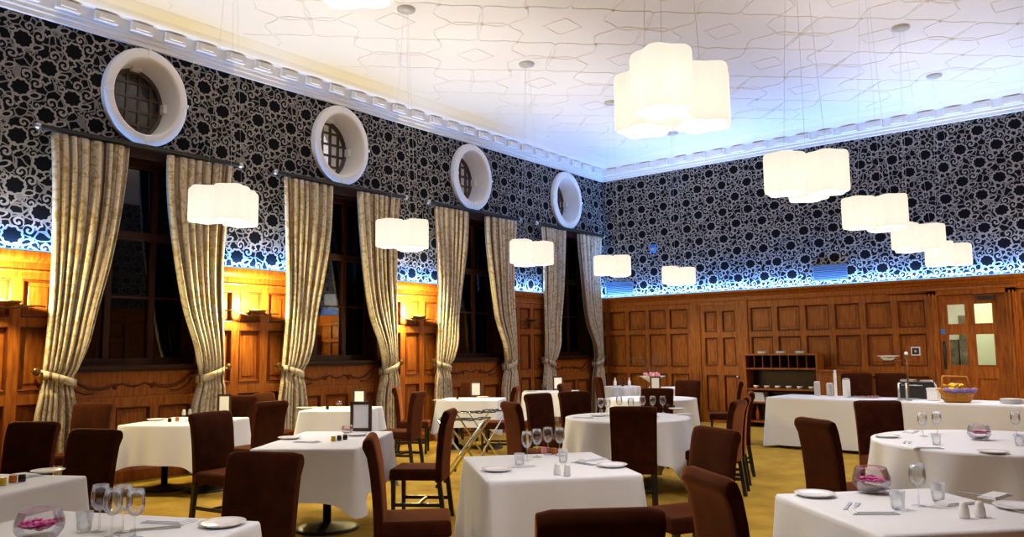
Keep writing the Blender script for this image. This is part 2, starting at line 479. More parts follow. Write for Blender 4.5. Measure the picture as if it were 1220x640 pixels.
# far wall
m = MB()
relief(m, fF, cols(.06, 2.14, 4, .09, .08), ROWZ, sunk)
zz2 = [0, .22, .96, 1.14, 1.72, 1.83, 2.26, 2.40]
m.box(2.14, 2.30, -.10, 0, 0, 2.45); m.tube([(2.14, -.085, .0), (2.14, -.085, 2.45)], .02, 8); m.tube([(2.30, -.085, .0), (2.30, -.085, 2.45)], .02, 8)
m.box(3.24, 3.38, -.10, 0, 0, 2.45)
relief(m, fF, cols(3.38, 6.62, 6, .105, .05), [0, .24, .98, 1.15, 1.72, 1.82, 2.30, 2.45], sunk)
relief(m, fF, cols(7.93, XW, 4, .105, .08), ROWZ, sunk)
cornice_profile(m, fF, 0, XW, DADO_PROF)
for a, b in ((0, 2.14), (3.38, 6.62), (7.93, XW)): cornice_profile(m, fF, a, b, BASE_PROF)
m.box(0, 2.4, -.02, .3, 0, DADO-.05); m.box(3.2, 6.72, -.02, .3, 0, DADO-.05); m.box(7.82, XW, -.02, .3, 0, DADO-.05)
m.box(2.3, 3.3, .0, .3, 0, DADO-.05); m.box(6.6, 7.95, -.05, .3, 2.36, DADO-.05); m.box(6.0, 8.3, -.06, -.02, 2.40, 2.46)
st(m.build('trim_2', M_wood))
# opposite wall and wall behind
m = MB()
relief(m, fR, cols(YB, 0, 34), ROWZ, sunk); cornice_profile(m, fR, YB, 0, DADO_PROF); m.box(XW-.02, XW+.3, YB, .3, 0, DADO-.05)
st(m.build('trim_3', M_wood))
m = MB()
relief(m, fB, cols(0, XW, 18), ROWZ, sunk); cornice_profile(m, fB, 0, XW, DADO_PROF); m.box(0, XW, YB-.3, YB+.02, 0, DADO-.05)
st(m.build('trim_4', M_wood))

# ---- plaster cornice with blocks
CP = [(0, CORN), (.05, CORN), (.05, CORN+.05), (.075, CORN+.06), (.075, CORN+.10), (.10, CORN+.115), (.12, CORN+.25), (.20, CORN+.26), (.24, CORN+.30), (.27, CORN+.33), (.40, CORN+.385), (.42, CORN+.40), (0, CORN+.40)]
m = MB(); cornice_profile(m, fL, YB, 0, CP)
y = YB+.2
while y < -.2:
    m.box(.10, .175, y, y+.27, CORN+.13, CORN+.24); m.box(.17, .195, y+.05, y+.22, CORN+.155, CORN+.215); y += .43
st(m.build('trim_5', M_plaster))
m = MB(); cornice_profile(m, fF, 0, XW, CP)
x = .22
while x < XW-.2:
    m.box(x, x+.27, -.175, -.10, CORN+.13, CORN+.24); m.box(x+.05, x+.22, -.195, -.17, CORN+.155, CORN+.215); x += .43
st(m.build('trim_6', M_plaster))
m = MB(); cornice_profile(m, fR, YB, 0, CP); st(m.build('trim_7', M_plaster))
m = MB(); cornice_profile(m, fB, 0, XW, CP); st(m.build('trim_8', M_plaster))

# ---- strapwork ribs on the ceiling
m = MB()
T = 1.55; A = .30; zc = CEIL-.004
def rib(fn, a, b, n):
    pts = [fn(a+(b-a)*k/n) for k in range(n+1)]
    m.tube([(p[0], p[1], zc+.006) for p in pts], .013, 5, cap=False)
nx = int(XW/T)+1; ny = int(-YB/T)+1
for k in range(nx+1):
    x0 = k*T
    for ph in (0, PI):
        def fn(t, x0=x0, ph=ph): return (x0+A*math.sin(2*PI*t/T+ph)+.06*math.sin(6*PI*t/T), t)
        if .55 < x0 < XW-.55: rib(fn, YB+.5, -.5, 150)
for k in range(ny+1):
    y0 = -k*T
    for ph in (0, PI):
        def fn(t, y0=y0, ph=ph): return (t, y0+A*math.sin(2*PI*t/T+ph)+.06*math.sin(6*PI*t/T))
        if YB+.5 < y0 < -.5: rib(fn, .5, XW-.5, 90)
for i in range(1, nx):
    for j in range(1, ny):
        m.lathe([(0, -.035), (.03, -.032), (.05, -.015), (.055, 0)], 8, (i*T, -j*T, CEIL), smooth=True)
        for dx, dy in ((.5, 0), (0, .5)): m.lathe([(0, -.03), (.025, -.026), (.035, 0)], 6, ((i+dx)*T, -(j+dy)*T, CEIL))
        m.tube([((i+.5)*T+.26*math.cos(a*PI/4)*(1 if a % 2 else .72), -(j+.5)*T+.26*math.sin(a*PI/4)*(1 if a % 2 else .72), zc+.004) for a in range(8)], .009, 4, closed=True)
st(m.build('trim_9', M_plaster))

# ------------------------------------------------------------------ windows
pos = ['nearest the camera', 'second from the camera', 'third from the camera', 'beside the room corner']
for i, y in enumerate(WY):
    m = MB()
    a, b = y-WH, y+WH
    m.box(-.30, .05, a-.06, a+.07, WZ0, WZ1+.06); m.box(-.30, .05, b-.07, b+.06, WZ0, WZ1+.06)       # jambs
    m.box(-.30, .06, a-.06, b+.06, WZ1-.13, WZ1+.06)                                                  # head
    w = st(m.build('window_%d' % (i+1), M_wood_dark))
    m = MB()
    xf0, xf1 = -.24, -.17
    for yy, t in ((a+.10, .035), (b-.10, .035), (y-.27, .035), (y+.27, .035)): m.box(xf0, xf1, yy-t, yy+t, WZ0, WZ1-.1)
    for zz, t in ((WZ0+.05, .05), (2.98, .05), (WZ1-.16, .05)): m.box(xf0+.001, xf1+.012, a, b, zz-t, zz+t)
    m.box(xf0+.02, xf1-.02, a, b, 2.2, 2.226)
    m.build('window_frame', M_wood_dark, w)
    m = MB(); m.box(-.215, -.210, a+.02, b-.02, WZ0+.02, WZ1-.1); m.build('glass', M_pane, w)
    m = MB(); m.box(-.25, .085, a-.08, b+.08, WZ0-.03, WZ0+.015); m.box(-.2, .06, a-.05, b+.05, WZ0-.06, WZ0-.03)
    m.build('window_sill', M_wood_dark, w, bevel=.006)
    # round window above
    m = MB()
    prof = [(.625, -.001), (.625, .055), (.615, .075), (.60, .09), (.54, .10), (.50, .10), (.485, .085), (.475, .06), (.47, -.28), (.455, -.30), (.45, -.36)]
    m.lathe(prof, 72, (0, 0, 0), axis='x')
    for q in m.bm.verts: q.co.y = q.co.y*OVAL+y; q.co.z += RWZ
    for a4 in range(4):
        a_ = a4*PI/2
        c = Vector((.062, y+.555*OVAL*math.cos(a_), RWZ+.555*math.sin(a_)))
        v = m.box(-.045, .043, -.055, .06, -.018, .018)
        for q in v: q.co = Matrix.Translation(c) @ Matrix.Rotation(a_, 4, 'X') @ q.co
        # small scroll nibs on the inner lip
        c2 = Vector((-.27, y+.455*OVAL*math.cos(a_), RWZ+.455*math.sin(a_)))
        v = m.box(-.05, .05, -.035, .035, -.06, .06)
        for q in v: q.co = Matrix.Translation(c2) @ Matrix.Rotation(a_, 4, 'X') @ q.co
    w = st(m.build('window_%d' % (i+5), M_ringplaster, bevel=.004))
    m = MB(); m.lathe([(0, 0), (.47, 0)], 48, (-.335, 0, 0), axis='x')
    for q in m.bm.verts: q.co.y = q.co.y*OVAL+y; q.co.z += RWZ
    m.build('glass', M_pane, w)
    m = MB()
    m.lathe([(.47, -.02), (.40, -.02), (.40, .02), (.47, .02)], 48, (-.33, 0, 0), axis='x')
    for q in m.bm.verts: q.co.y = q.co.y*OVAL+y; q.co.z += RWZ
    for d in (-.27, -.09, .09, .27):
        h = math.sqrt(.43**2-d*d)
        m.box(-.34, -.315, y+(d-.018)*OVAL, y+(d+.018)*OVAL, RWZ-h, RWZ+h); m.box(-.339, -.316, y-h*OVAL, y+h*OVAL, RWZ+d-.016, RWZ+d+.016)
    m.build('glazing_bars', M_frame, w)

# night outside: dark masonry return behind the openings
m = MB(); m.box(-1.6, -1.5, YB, .5, -.2, 6.2)
st(m.build('wall_outside', pbr('night_masonry', (.012, .012, .014), .9)))

# curtain rails
for i, y in enumerate(WY):
    r = thing('curtain_rail', 'dark curtain rail over the window %s' % pos[i], 'curtain rail', (0, y, 4.03), 0, 'curtain rails over the tall windows')
    m = MB(); m.box(.13, .21, -1.22, 1.22, -.005, .04); m.build('track', M_black, r, bevel=.005)
    for sgn in (-1, 1):
        m = MB(); m.tube([(.0, sgn*1.20, .02), (.17, sgn*1.20, .02)], .012, 8); m.lathe([(.0, -.035), (.03, -.03), (.04, .0), (.03, .03), (0, .035)], 12, (.17, sgn*1.25, .02), axis='y')
        m.build('finial', M_steel, r)

# curtains
def curtain(yc, sgn, i, seed):
    rnd = random.Random(seed)
    side = 'left' if sgn < 0 else 'right'
    t = thing('curtain', 'cream curtain tied back at the %s of the window %s' % (side, pos[i]), 'curtain', (0, yc+sgn*.88, 0), 0, 'cream damask curtains')
    m = MB(); NU, NZ = 110, 60; rows = []
    ph = rnd.random()*6; npl = 7
    phs = [rnd.uniform(-.35, .35) for _ in range(npl+2)]
    wid = [rnd.uniform(.6, 1.4) for _ in range(npl)]
    tot = sum(wid); cum = [0]
    for w_ in wid: cum.append(cum[-1]+w_/tot)
    def phase(u):
        for k in range(npl):
            if u <= cum[k+1]+1e-9: return k+(u-cum[k])/(cum[k+1]-cum[k])
        return npl
    zt = 1.24
    uvl = m.bm.loops.layers.uv.new('UVMap')
    for j in range(NZ+1):
        z = 4.0-(4.0-.02)*j/NZ
        if z > zt:
            s = (4.0-z)/(4.0-zt)
            inner = .22+(.75-.22)*s**1.75; outer = 1.10-.06*math.sin(PI*s)-.03*s
        else:
            s = min(1, (zt-z)/.5); s2 = s*s*(3-2*s)
            inner = .75-.09*s2; outer = 1.07+.05*s2
        # pleats deepen where gathered
        g = 1-(outer-inner)/.88
        row = []
        for k in range(NU+1):
            u = k/NU
            p = phase(u)
            ww = math.sin(2*PI*p)
            amp = .030+.03*g
            shape = math.copysign(abs(ww)**.7, ww)
            lean = .018*math.cos(2*PI*p)*(1+g)
            yy = outer+(inner-outer)*u+lean*(outer-inner)
            bulge = .10*math.exp(-((z-zt-.35)/.35)**2)*u
            xx = .175+amp*shape+bulge+.012*math.sin(3*z+ph+4*u)
            if abs(z-zt) < .10: xx = .16+(xx-.16)*.65
            row.append((xx, sgn*yy-sgn*.88, z, u))
        rows.append(row)
    vs = [[m.bm.verts.new(p[:3]) for p in row] for row in rows]
    for j in range(NZ):
        for k in range(NU):
            f = m.face([vs[j][k], vs[j][k+1], vs[j+1][k+1], vs[j+1][k]], True)
            for l, (jj, kk) in zip(f.loops, ((j,k),(j,k+1),(j+1,k+1),(j+1,k))):
                l[uvl].uv = (rows[jj][kk][3]*1.6+seed, rows[jj][kk][2])
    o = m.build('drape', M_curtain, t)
    sd = o.modifiers.new('solid', 'SOLIDIFY'); sd.thickness = .006
    # tie band
    m = MB(); uvl = m.bm.loops.layers.uv.new('UVMap'); n = 28; prev = None
    for k in range(n+1):
        a = 2*PI*k/n
        yy = .905+.19*math.cos(a); xx = .165+.115*math.sin(a)
        dz = .06*(.905-yy)/.19
        a0 = m.bm.verts.new((xx, sgn*yy-sgn*.88, zt+.045-dz*1.0)); a1 = m.bm.verts.new((xx, sgn*yy-sgn*.88, zt-.045-dz*1.0))
        if prev:
            f = m.face([prev[0], a0, a1, prev[1]], True)
            for l, q in zip(f.loops, ((k-1, 1), (k, 1), (k, 0), (k-1, 0))): l[uvl].uv = (q[0]*.04, q[1]*.1)
        prev = (a0, a1)
    o = m.build('tieback', M_curtain, t); sd = o.modifiers.new('solid', 'SOLIDIFY'); sd.thickness = .014
    hk = thing('curtain_holdback', 'dark metal holdback at the %s of the window %s' % (side, pos[i]), 'curtain hook', (.06, yc+sgn*1.14, 1.33), 0, 'curtain holdbacks')
    m = MB(); m.tube([(0, 0, 0), (.13, 0, .0)], .011, 8); m.tube([(.13, 0, 0), (.15, -sgn*.04, -.02), (.14, -sgn*.07, -.02)], .008, 8); m.build('arm', M_bronze, hk)
    m = MB(); m.lathe([(0, 0), (.035, .0), (.045, .012), (.035, .03), (0, .036)], 16, (.12, 0, 0), axis='x'); m.build('knob', M_bronze, hk)
for i, y in enumerate(WY):
    curtain(y, -1, i, 11+i*2); curtain(y, 1, i, 12+i*2)

# ------------------------------------------------------------------ wall sconces
def sconce(f, y, z, label, lit=True, flip=1):
    t = thing('wall_sconce', label, 'wall light', (f(.06, y)[0], f(.06, y)[1], z), 0, 'bronze wall sconces')
    P = lambda d, u, w: (d*flip, u, w)
    m = MB()
    m.tube([P(.05+.05*math.cos(a*.9), u, w) for a, u, w in ((-1.5,-.42,.03),(-1,-.34,.035),(-.5,-.24,.01),(0,-.12,-.02),(.3,0,-.03),(.6,.12,-.02),(1,.24,.0),(1.4,.36,.01),(1.5,.42,.0))], .010, 8)
    m.tube([P(.10, .18, -.01), P(.13, .10, .03), P(.12, .0, .05), P(.10, -.10, .045), P(.09, -.02, .03), P(.10, .10, .02)], .007, 8)
    m.build('arm', M_bronze, t)
    m = MB(); m.lathe([(0, 0), (.045, 0), (.045, .012), (0, .016)], 16, P(0, 0, -.01), axis='x'); m.tube([P(0, 0, -.01), P(.09, 0, -.025)], .012, 8); m.build('wall_plate', M_bronze, t)
    m = MB(); m.lathe([(.02, -.012), (.07, .0), (.12, .028), (.15, .05), (.145, .05), (.115, .034), (.07, .008), (.0, -.004)], 24, P(.13, .03, .0), sx=.7); m.build('dish', M_bronze, t)
    if lit:
        m = MB(); m.lathe([(0, 0), (.012, .004), (.016, .02), (.010, .05), (0, .06)], 10, P(.12, -.02, .015)); m.build('bulb', M_bulb, t)
        l = bpy.data.lights.new('sconce_light', 'POINT'); l.energy = SC_E; l.color = (1, .80, .34); l.shadow_soft_size = .03
        lo = bpy.data.objects.new('sconce_light', l); COL.objects.link(lo); p = f(.06+.24, y-.08); lo.location = (p[0], p[1], z+.12)
    return t
SC_E = 150
fl = lambda d, u: (d, u)
sconce(fl, -12.10, 2.04, 'lit bronze sconce on the panelling at the left edge of the picture')
sconce(fl, -9.10, 2.04, 'lit bronze sconce between the two nearest tall windows')
sconce(fl, -6.05, 2.04, 'lit bronze sconce between the second and third tall windows')
sconce(fl, -3.00, 2.07, 'unlit dark sconce between the third and fourth tall windows', lit=False)
fr_ = lambda d, u: (XW-d, u)
sconce(fr_, -.75, 2.10, 'lit bronze sconce on the side wall opposite the windows', flip=-1)

# ------------------------------------------------------------------ doors in the far wall
# door_1: glazed door with frame
m = MB(); f = fF
m.box(6.62, 6.77, -.11, .30, 0, 2.44); m.box(7.78, 7.93, -.11, .30, 0, 2.44); m.box(6.62, 7.93, -.11, .30, 2.36, 2.44)
m.box(6.56, 7.99, -.135, -.05, 2.44, 2.49)
for x in (6.66, 6.72, 7.84, 7.89): m.box(x-.012, x+.012, -.125, -.10, 0, 2.40)
d1 = st(m.build('door_1', M_wood, bevel=.004))
m = MB()
xs = [6.775, 6.90, 7.19, 7.30, 7.59, 7.775]; zs = [.01, .22, .95, 1.16, 1.70, 1.85, 2.21, 2.355]
for i in range(5):
    for j in range(7):
        glass = i % 2 == 1 and j in (3, 5); pan = i % 2 == 1 and j == 1
        if glass: continue
        m.box(xs[i], xs[i+1], -.045 if not pan else -.03, 0.0, zs[j], zs[j+1])
for i in (1, 3):
    for j in (3, 5):      # beads round the panes
        a, b, c, d = xs[i], xs[i+1], zs[j], zs[j+1]
        m.box(a, a+.015, -.052, -.02, c, d); m.box(b-.015, b, -.052, -.02, c, d); m.box(a, b, -.052, -.02, c, c+.015); m.box(a, b, -.052, -.02, d-.015, d)
m.build('door_leaf', M_wood, d1)
for i in (1, 3):
    for j in (3, 5):
        m = MB(); m.box(xs[i], xs[i+1], -.022, -.016, zs[j], zs[j+1]); m.build('glass_pane', M_glass, d1)
m = MB(); m.tube([(6.835, -.05, 1.16), (6.835, -.10, 1.18), (6.835, -.10, 1.50), (6.835, -.05, 1.52)], .012, 8); m.box(6.81, 6.86, -.055, -.045, 1.10, 1.58); m.build('door_handle', M_black, d1)
m = MB(); m.box(7.38, 7.62, -.12, -.045, 2.25, 2.32); m.tube([(7.50, -.11, 2.33), (7.32, -.20, 2.345), (7.25, -.12, 2.36)], .008, 6); m.build('door_closer', M_black, d1, bevel=.005)
m = MB(); m.box(6.79, 6.86, -.052, -.045, 1.70, 1.78); m.build('push_sign', M_blue, d1)
# corridor beyond the door
m = MB()
m.mat(M_corr).box(6.0, 10.0, 3.0, 3.1, 0, 2.7); m.box(5.9, 6.0, .3, 3.1, 0, 2.7); m.box(10.0, 10.1, .3, 3.1, 0, 2.7); m.box(5.9, 10.1, .3, 3.1, 2.7, 2.8); m.box(5.9, 10.1, .3, 3.1, -.1, 0)
m.mat(M_corrdark).box(5.95, 6.55, 2.85, 3.0, .2, 1.62)
m.mat(M_corrgreen).box(6.95, 7.35, 2.4, 3.0, 0, 2.69)
m.mat(M_corrdark).box(6.60, 6.95, 2.75, 3.0, 0, 2.1)
st(m.build('wall_corridor'))
t = thing('ceiling_light', 'flat corridor ceiling light seen through the glazed door', 'ceiling light', (7.0, 1.6, 2.64))
m = MB(); m.box(-.32, .32, -.32, .32, .03, .06); m.build('housing', M_steel, t)
m = MB(); m.box(-.3, .3, -.3, .3, 0, .03); m.build('diffuser', emission('corridor_diffuser', (1, .95, .75), 26), t)
# door_2: plain panelled door
m = MB()
relief(m, fF, cols(2.34, 3.20, 2, .12, .10), zz2, sunk, d_front=.055, d_back=.02)
m.box(2.30, 2.35, -.09, -.0, 0, 2.42); m.box(3.19, 3.24, -.09, -.0, 0, 2.42); m.box(2.30, 3.24, -.09, 0, 2.38, 2.44)
d2 = st(m.build('door_2', M_wood))
m = MB(); m.lathe([(0, 0), (.018, 0), (.012, -.04), (.03, -.055), (.032, -.07), (.02, -.085), (0, -.088)], 16, (3.14, -.055, .92), axis='y'); m.build('door_knob', M_steel, d2)

# wall fittings
def vent(x0, x1, z0, z1, label):
    t = thing('ventilation_grille', label, 'vent', ((x0+x1)/2, -.001, (z0+z1)/2), 0, 'ventilation grilles')
    w, h = (x1-x0)/2, (z1-z0)/2
    m = MB(); m.box(-w, w, -.02, 0, h-.02, h); m.box(-w, w, -.02, 0, -h, -h+.02); m.box(-w, -w+.02, -.02, 0, -h, h); m.box(w-.02, w, -.02, 0, -h, h); m.build('frame', M_ledblue_metal, t)
    m = MB(); m.box(-w, w, -.004, 0, -h, h); m.build('backing', M_black, t)
    m = MB()
    for k in range(9):
        z = -h+.035+(2*h-.07)*k/8; m.cbox(0, -.012, z, 2*w-.04, .022, .004, 0, -.6)
    m.build('louvres', M_ledblue_metal, t)
vent(4.68, 5.31, 2.75, 3.05, 'blue-lit louvred grille on the end wall above the open shelf unit')
vent(.05, .75, 2.70, 3.02, 'blue-lit louvred grille on the end wall in the room corner')
t = thing('motion_sensor', 'small blue-lit alarm sensor box on the wallpapered end wall', 'sensor', (1.28, -.001, 3.69))
m = MB(); m.box(-.075, .075, -.05, 0, -.085, .085); m.build('housing', M_blue, t, bevel=.012)  # housing colour carries the blue light falling on the box
m = MB(); m.box(-.05, .05, -.055, -.049, -.05, .01); m.build('lens', M_steel, t, bevel=.004)
t = thing('wall_switch', 'black switch plate with white surround on the end wall panelling', 'switch', (6.38, -.062+.03, 1.41))
m = MB(); m.box(-.075, .075, -.012, 0, -.075, .075); m.build('surround', M_china, t, bevel=.003)
m = MB(); m.box(-.055, .055, -.018, -.012, -.055, .055); m.build('plate', M_black, t, bevel=.002)
m = MB(); m.box(-.018, .018, -.024, -.018, -.02, .02); m.build('rocker', M_steel, t)

# LED strips on top of the panelling
def led(label, p0, p1, rot):
    L = (Vector(p1)-Vector(p0)).length; c = (Vector(p0)+Vector(p1))/2
    t = thing('light_strip', label, 'light strip', c, rot, 'blue uplighting on top of the panelling')
    m = MB(); m.box(-L/2, L/2, -.02, .02, 0, .012); m.build('channel', M_led_body, t)
    m = MB(); m.box(-L/2, L/2, -.012, .012, .012, .018); m.build('diodes', M_led, t)
    l = bpy.data.lights.new('led_light', 'AREA'); l.shape = 'RECTANGLE'; l.size = L; l.size_y = .03; l.energy = LED_E*L; l.color = (.16, .42, 1)
    lo = bpy.data.objects.new('led_light', l); COL.objects.link(lo); lo.location = c+Vector((0 if rot == 0 else -.015, .05 if rot == 0 else 0, .025)); lo.rotation_euler = (PI, 0, rot)
    return t
LED_E = 30.0
led('blue light strip on the ledge of the end wall panelling', (.1, -.11, DADO), (XW-.1, -.11, DADO), 0)
nm = ['at the left picture edge', 'between the two nearest windows', 'between second and third windows', 'between third and fourth windows', 'beside the corner']
ys2 = [-13.5]+[v for y in WY for v in (y-WH-.04, y+WH+.04)]+[-.05]
for i in range(5): led('blue light strip on the window wall ledge %s' % nm[i], (.065, ys2[2*i], DADO), (.065, ys2[2*i+1], DADO), PI/2)

# ------------------------------------------------------------------ pendants
def clover(r, n=48, lobes=4, amp=.16, ph=0):
    return [((r*(1+amp*math.cos(lobes*a+ph)))*math.cos(a), (r*(1+amp*math.cos(lobes*a+ph)))*math.sin(a)) for a in [2*PI*k/n for k in range(n)]]
LAMP_Z = 2.90
def make_pendant():
    t = thing('pendant_light', '', 'pendant light', (0, 0, LAMP_Z))
    for k in range(3):
        a = PI/2+k*2*PI/3; cx, cy = .185*math.cos(a), .185*math.sin(a); dz = (.0, .012, -.008)[k]
        sh = []
        m = MB(); n = 60
        base = clover(.158, n, 5, .10, k*.9)
        prof = [(-.165, .93), (-.158, .975), (-.14, 1.0), (.0, 1.0), (.135, 1.0), (.155, .97), (.165, .90)]
        rings = [[m.bm.verts.new((cx+x*s, cy+y*s, dz+z)) for x, y in base] for z, s in prof]
        for A_, B_ in zip(rings, rings[1:]):
            for q in range(n): m.face([A_[q], A_[(q+1)%n], B_[(q+1)%n], B_[q]], True)
        o = m.build('shade', M_shade, t)
        sd = o.modifiers.new('solid', 'SOLIDIFY'); sd.thickness = .006; sd.offset = -1
        m = MB(); m.lathe([(0, -.05), (.03, -.045), (.045, -.01), (.035, .03), (.014, .055), (.014, .09), (0, .09)], 14, (cx, cy, dz)); m.build('bulb', M_bulb, t)
        m = MB(); m.tube([(cx, cy, .08+dz), (cx, cy, .19+dz), (.03*math.cos(a), .03*math.sin(a), CEIL-LAMP_Z-.04)], .0012, 4); m.build('cable', M_steel, t)
    m = MB(); m.lathe([(0, -.045), (.05, -.045), (.11, -.03), (.115, 0)], 24, (0, 0, CEIL-LAMP_Z)); m.build('ceiling_rose', M_grey_china, t)
    m = MB()
    for k in range(3):
        a = PI/2+k*2*PI/3; m.tube([(0, 0, .12), (.185*math.cos(a), .185*math.sin(a), .12)], .006, 6)
    m.build('spider', M_steel, t)
    return t
PEND = Proto(make_pendant())
pl = [(2.87, -11.15, 'left row pendant nearest the camera, in front of the first window', .2),
      (2.71, -8.69, 'left row pendant in front of the second window', .5),
      (2.69, -6.24, 'left row pendant in front of the third window', 1.0),
      (2.66, -3.85, 'left row pendant in front of the fourth window', .1),
      (2.55, -1.40, 'left row pendant furthest away near the end wall', .7),
      (7.60, -13.62, 'pendant cut off by the top edge of the picture', .3),
      (7.62, -11.28, 'large pendant nearest the camera in the right row', 1.35),
      (7.49, -8.68, 'second pendant of the right row', .3),
      (7.44, -6.32, 'third pendant of the right row, overlapping the one behind', .0),
      (7.30, -4.00, 'fourth pendant of the right row', .6),
      (7.24, -1.62, 'furthest pendant of the right row, above the glazed door', .95)]
PEND_E = 180
for x, y, lb, rz in pl:
    PEND.place((x, y, LAMP_Z), rz, 'opal glass cluster '+lb, 'opal glass cluster pendants')
    l = bpy.data.lights.new('pendant_lamp', 'POINT'); l.energy = PEND_E/3; l.color = (1, .90, .83); l.shadow_soft_size = .06
    for k in range(3):
        a = PI/2+k*2*PI/3+rz
        lo = bpy.data.objects.new('pendant_lamp', l); COL.objects.link(lo); lo.location = (x+.185*math.cos(a), y+.185*math.sin(a), LAMP_Z-.02)

# ------------------------------------------------------------------ chairs
def make_chair():
    t = thing('dining_chair', '', 'chair')
    W = .205
    # backrest: side profile (y, z), leaning back with a rolled top
    prof = [(-.165, .36), (-.168, .50), (-.178, .65), (-.195, .80), (-.215, .90), (-.228, .945), (-.240, .970), (-.262, .982), (-.286, .976), (-.300, .955), (-.302, .928), (-.290, .905), (-.272, .86), (-.252, .75), (-.238, .62), (-.230, .50), (-.228, .36)]
    m = MB(); n = len(prof); slices = []
    for k in range(9):
        u = -1+2*k/8
        e = 1-.10*max(0, abs(u)-.75)/.25
        wy = W*(u)
        ring = []
        for (y, z) in prof:
            cyy, czz = -.215-.06*(z-.36)/.6, z
            ring.append(m.bm.verts.new((wy*(1+.05*(z-.36)/.6), cyy+(y-cyy)*(e if abs(u) > .99 else 1), z - (.010 if abs(u) > .99 and z > .9 else 0))))
        slices.append(ring)
    for A_, B_ in zip(slices, slices[1:]):
        for q in range(n): m.face([A_[q], A_[(q+1)%n], B_[(q+1)%n], B_[q]], True)
    m.face(slices[0]); m.face(slices[-1])
    m.build('backrest', M_suede, t, bevel=.008)
    m = MB(); v = m.box(-.215, .215, -.20, .245, .375, .475)
    for q in v:
        if q.co.z > .4: q.co.x *= .97; q.co.y = q.co.y*.98
    m.build('seat', M_suede, t, bevel=.022)
    for sx in (-1, 1):
        m = MB(); m.prism([(-.019, -.019), (.019, -.019), (.019, .019), (-.019, .019)], 0, .38, lambda u, v, w, s=sx: (s*.185+u*(.75+.25*w/.38), .205+v*(.75+.25*w/.38), w)); m.build('leg', M_blackwood, t)
        m = MB(); m.prism([(-.019, -.019), (.019, -.019), (.019, .019), (-.019, .019)], 0, .40, lambda u, v, w, s=sx: (s*.185+u, -.20-.05*(1-w/.4)**1.5+v, w)); m.build('leg', M_blackwood, t)
    m = MB()
    for sx in (-1, 1): m.box(sx*.185-.009, sx*.185+.009, -.21, .20, .15, .18)
    m.box(-.18, .18, -.02, .0, .152, .178)
    m.build('stretcher', M_blackwood, t)
    return t
CH = Proto(make_chair())
def chair(x, y, face, label, scale=None):
    """x, y = middle of the top of the back; face = compass angle of the seat's front"""
    a = math.radians(face); d = Vector((math.cos(a), math.sin(a)))
    CH.place((x+.262*d.x, y+.262*d.y, 0), a-PI/2, label, 'brown suede dining chairs', scale)
chair(2.62, -12.62, -58, 'dark brown chair cut off by the left picture edge, behind the corner table')
chair(3.72, -12.61, -68, 'dark brown chair standing alone between curtain and front left corner table')
chair(.55, -11.30, -52, 'brown chair against the panelling at the left end of the first window table')
chair(2.92, -11.27, 8, 'brown chair seen from the side between the first window table and the front framed-menu table')
chair(5.90, -12.66, -66, 'large near-black chair back facing the camera at the bottom left table')
chair(2.07, -10.07, 188, 'dark chair with its back to the right end of the first window table')
chair(.62, -9.55, -60, 'brown chair against the lit panelling behind the first window table')
chair(.30, -9.02, 22, 'brown chair beside the second window, left end of the second window table')
chair(5.71, -11.77, 45, 'brown chair in the foreground with its seat tucked to the central front table')
chair(4.62, -9.92, 213, 'brown chair with seat turned left beside the folding tray stands')
chair(.72, -7.02, 40, 'brown chair at the left end of the third window table, behind another chair back')
chair(2.06, -7.84, 205, 'dark chair standing right of the second curtain window table, back towards the third table')
chair(.54, -5.17, -97, 'brown chair in front of the lit panelling behind the third window table')
chair(4.47, -8.86, 62, 'narrow brown chair seen edge-on between tray stands and round table')
chair(2.31, -6.12, 212, 'small chair seen edge-on between the third and fourth window tables')
chair(3.74, -7.45, -8, 'brown chair at the left side of the round table, the nearer of two')
chair(3.86, -6.86, -26, 'brown chair at the left side of the round table, the further of two')
chair(1.25, -2.30, 50, 'distant dark chair leaning beside the small table in the room corner')
chair(2.37, -4.99, 15, 'distant low chair left of the far round table')
chair(5.86, -8.79, 122, 'tall near-black chair back in the middle, against the round table')
chair(4.42, -5.72, -70, 'brown chair behind the wine glasses at the far side of the round table')
chair(3.58, -3.15, -85, 'near-black chair in front of the dark corner panelling, behind the far round table')
chair(4.45, -3.05, 205, 'brown chair before the plain panelled door, right of the far round table')
chair(6.31, -7.49, 188, 'brown chair right of the round table, first of the row of three')
chair(6.13, -6.84, 200, 'brown chair right of the round table, middle of the row of three')
chair(5.80, -5.92, 205, 'brown chair right of the round table, furthest of the row of three')
chair(7.31, -10.19, 243, 'light brown chair facing left at the right side of the central front table')
chair(8.09, -11.94, 51, 'dark rolled-top chair back between the central and right front tables')
chair(8.14, -12.87, 134, 'chair whose brown top edge alone shows at the bottom centre')
chair(7.63, -9.19, 53, 'dark chair leaning left beside the round table on the right')
chair(7.48, -6.92, -60, 'dark red-brown chair between the round right table and the buffet')
chair(9.30, -10.28, 227, 'chair cut off by the right picture edge beside the right front table')
chair(5.62, -.92, -78, 'near-black chair against the end wall panelling, the left of two behind the buffet', (1.15, 1, 1.07))
chair(6.12, -.72, -78, 'near-black chair against the end wall panelling, the right of two behind the buffet', (1.15, 1, 1.07))

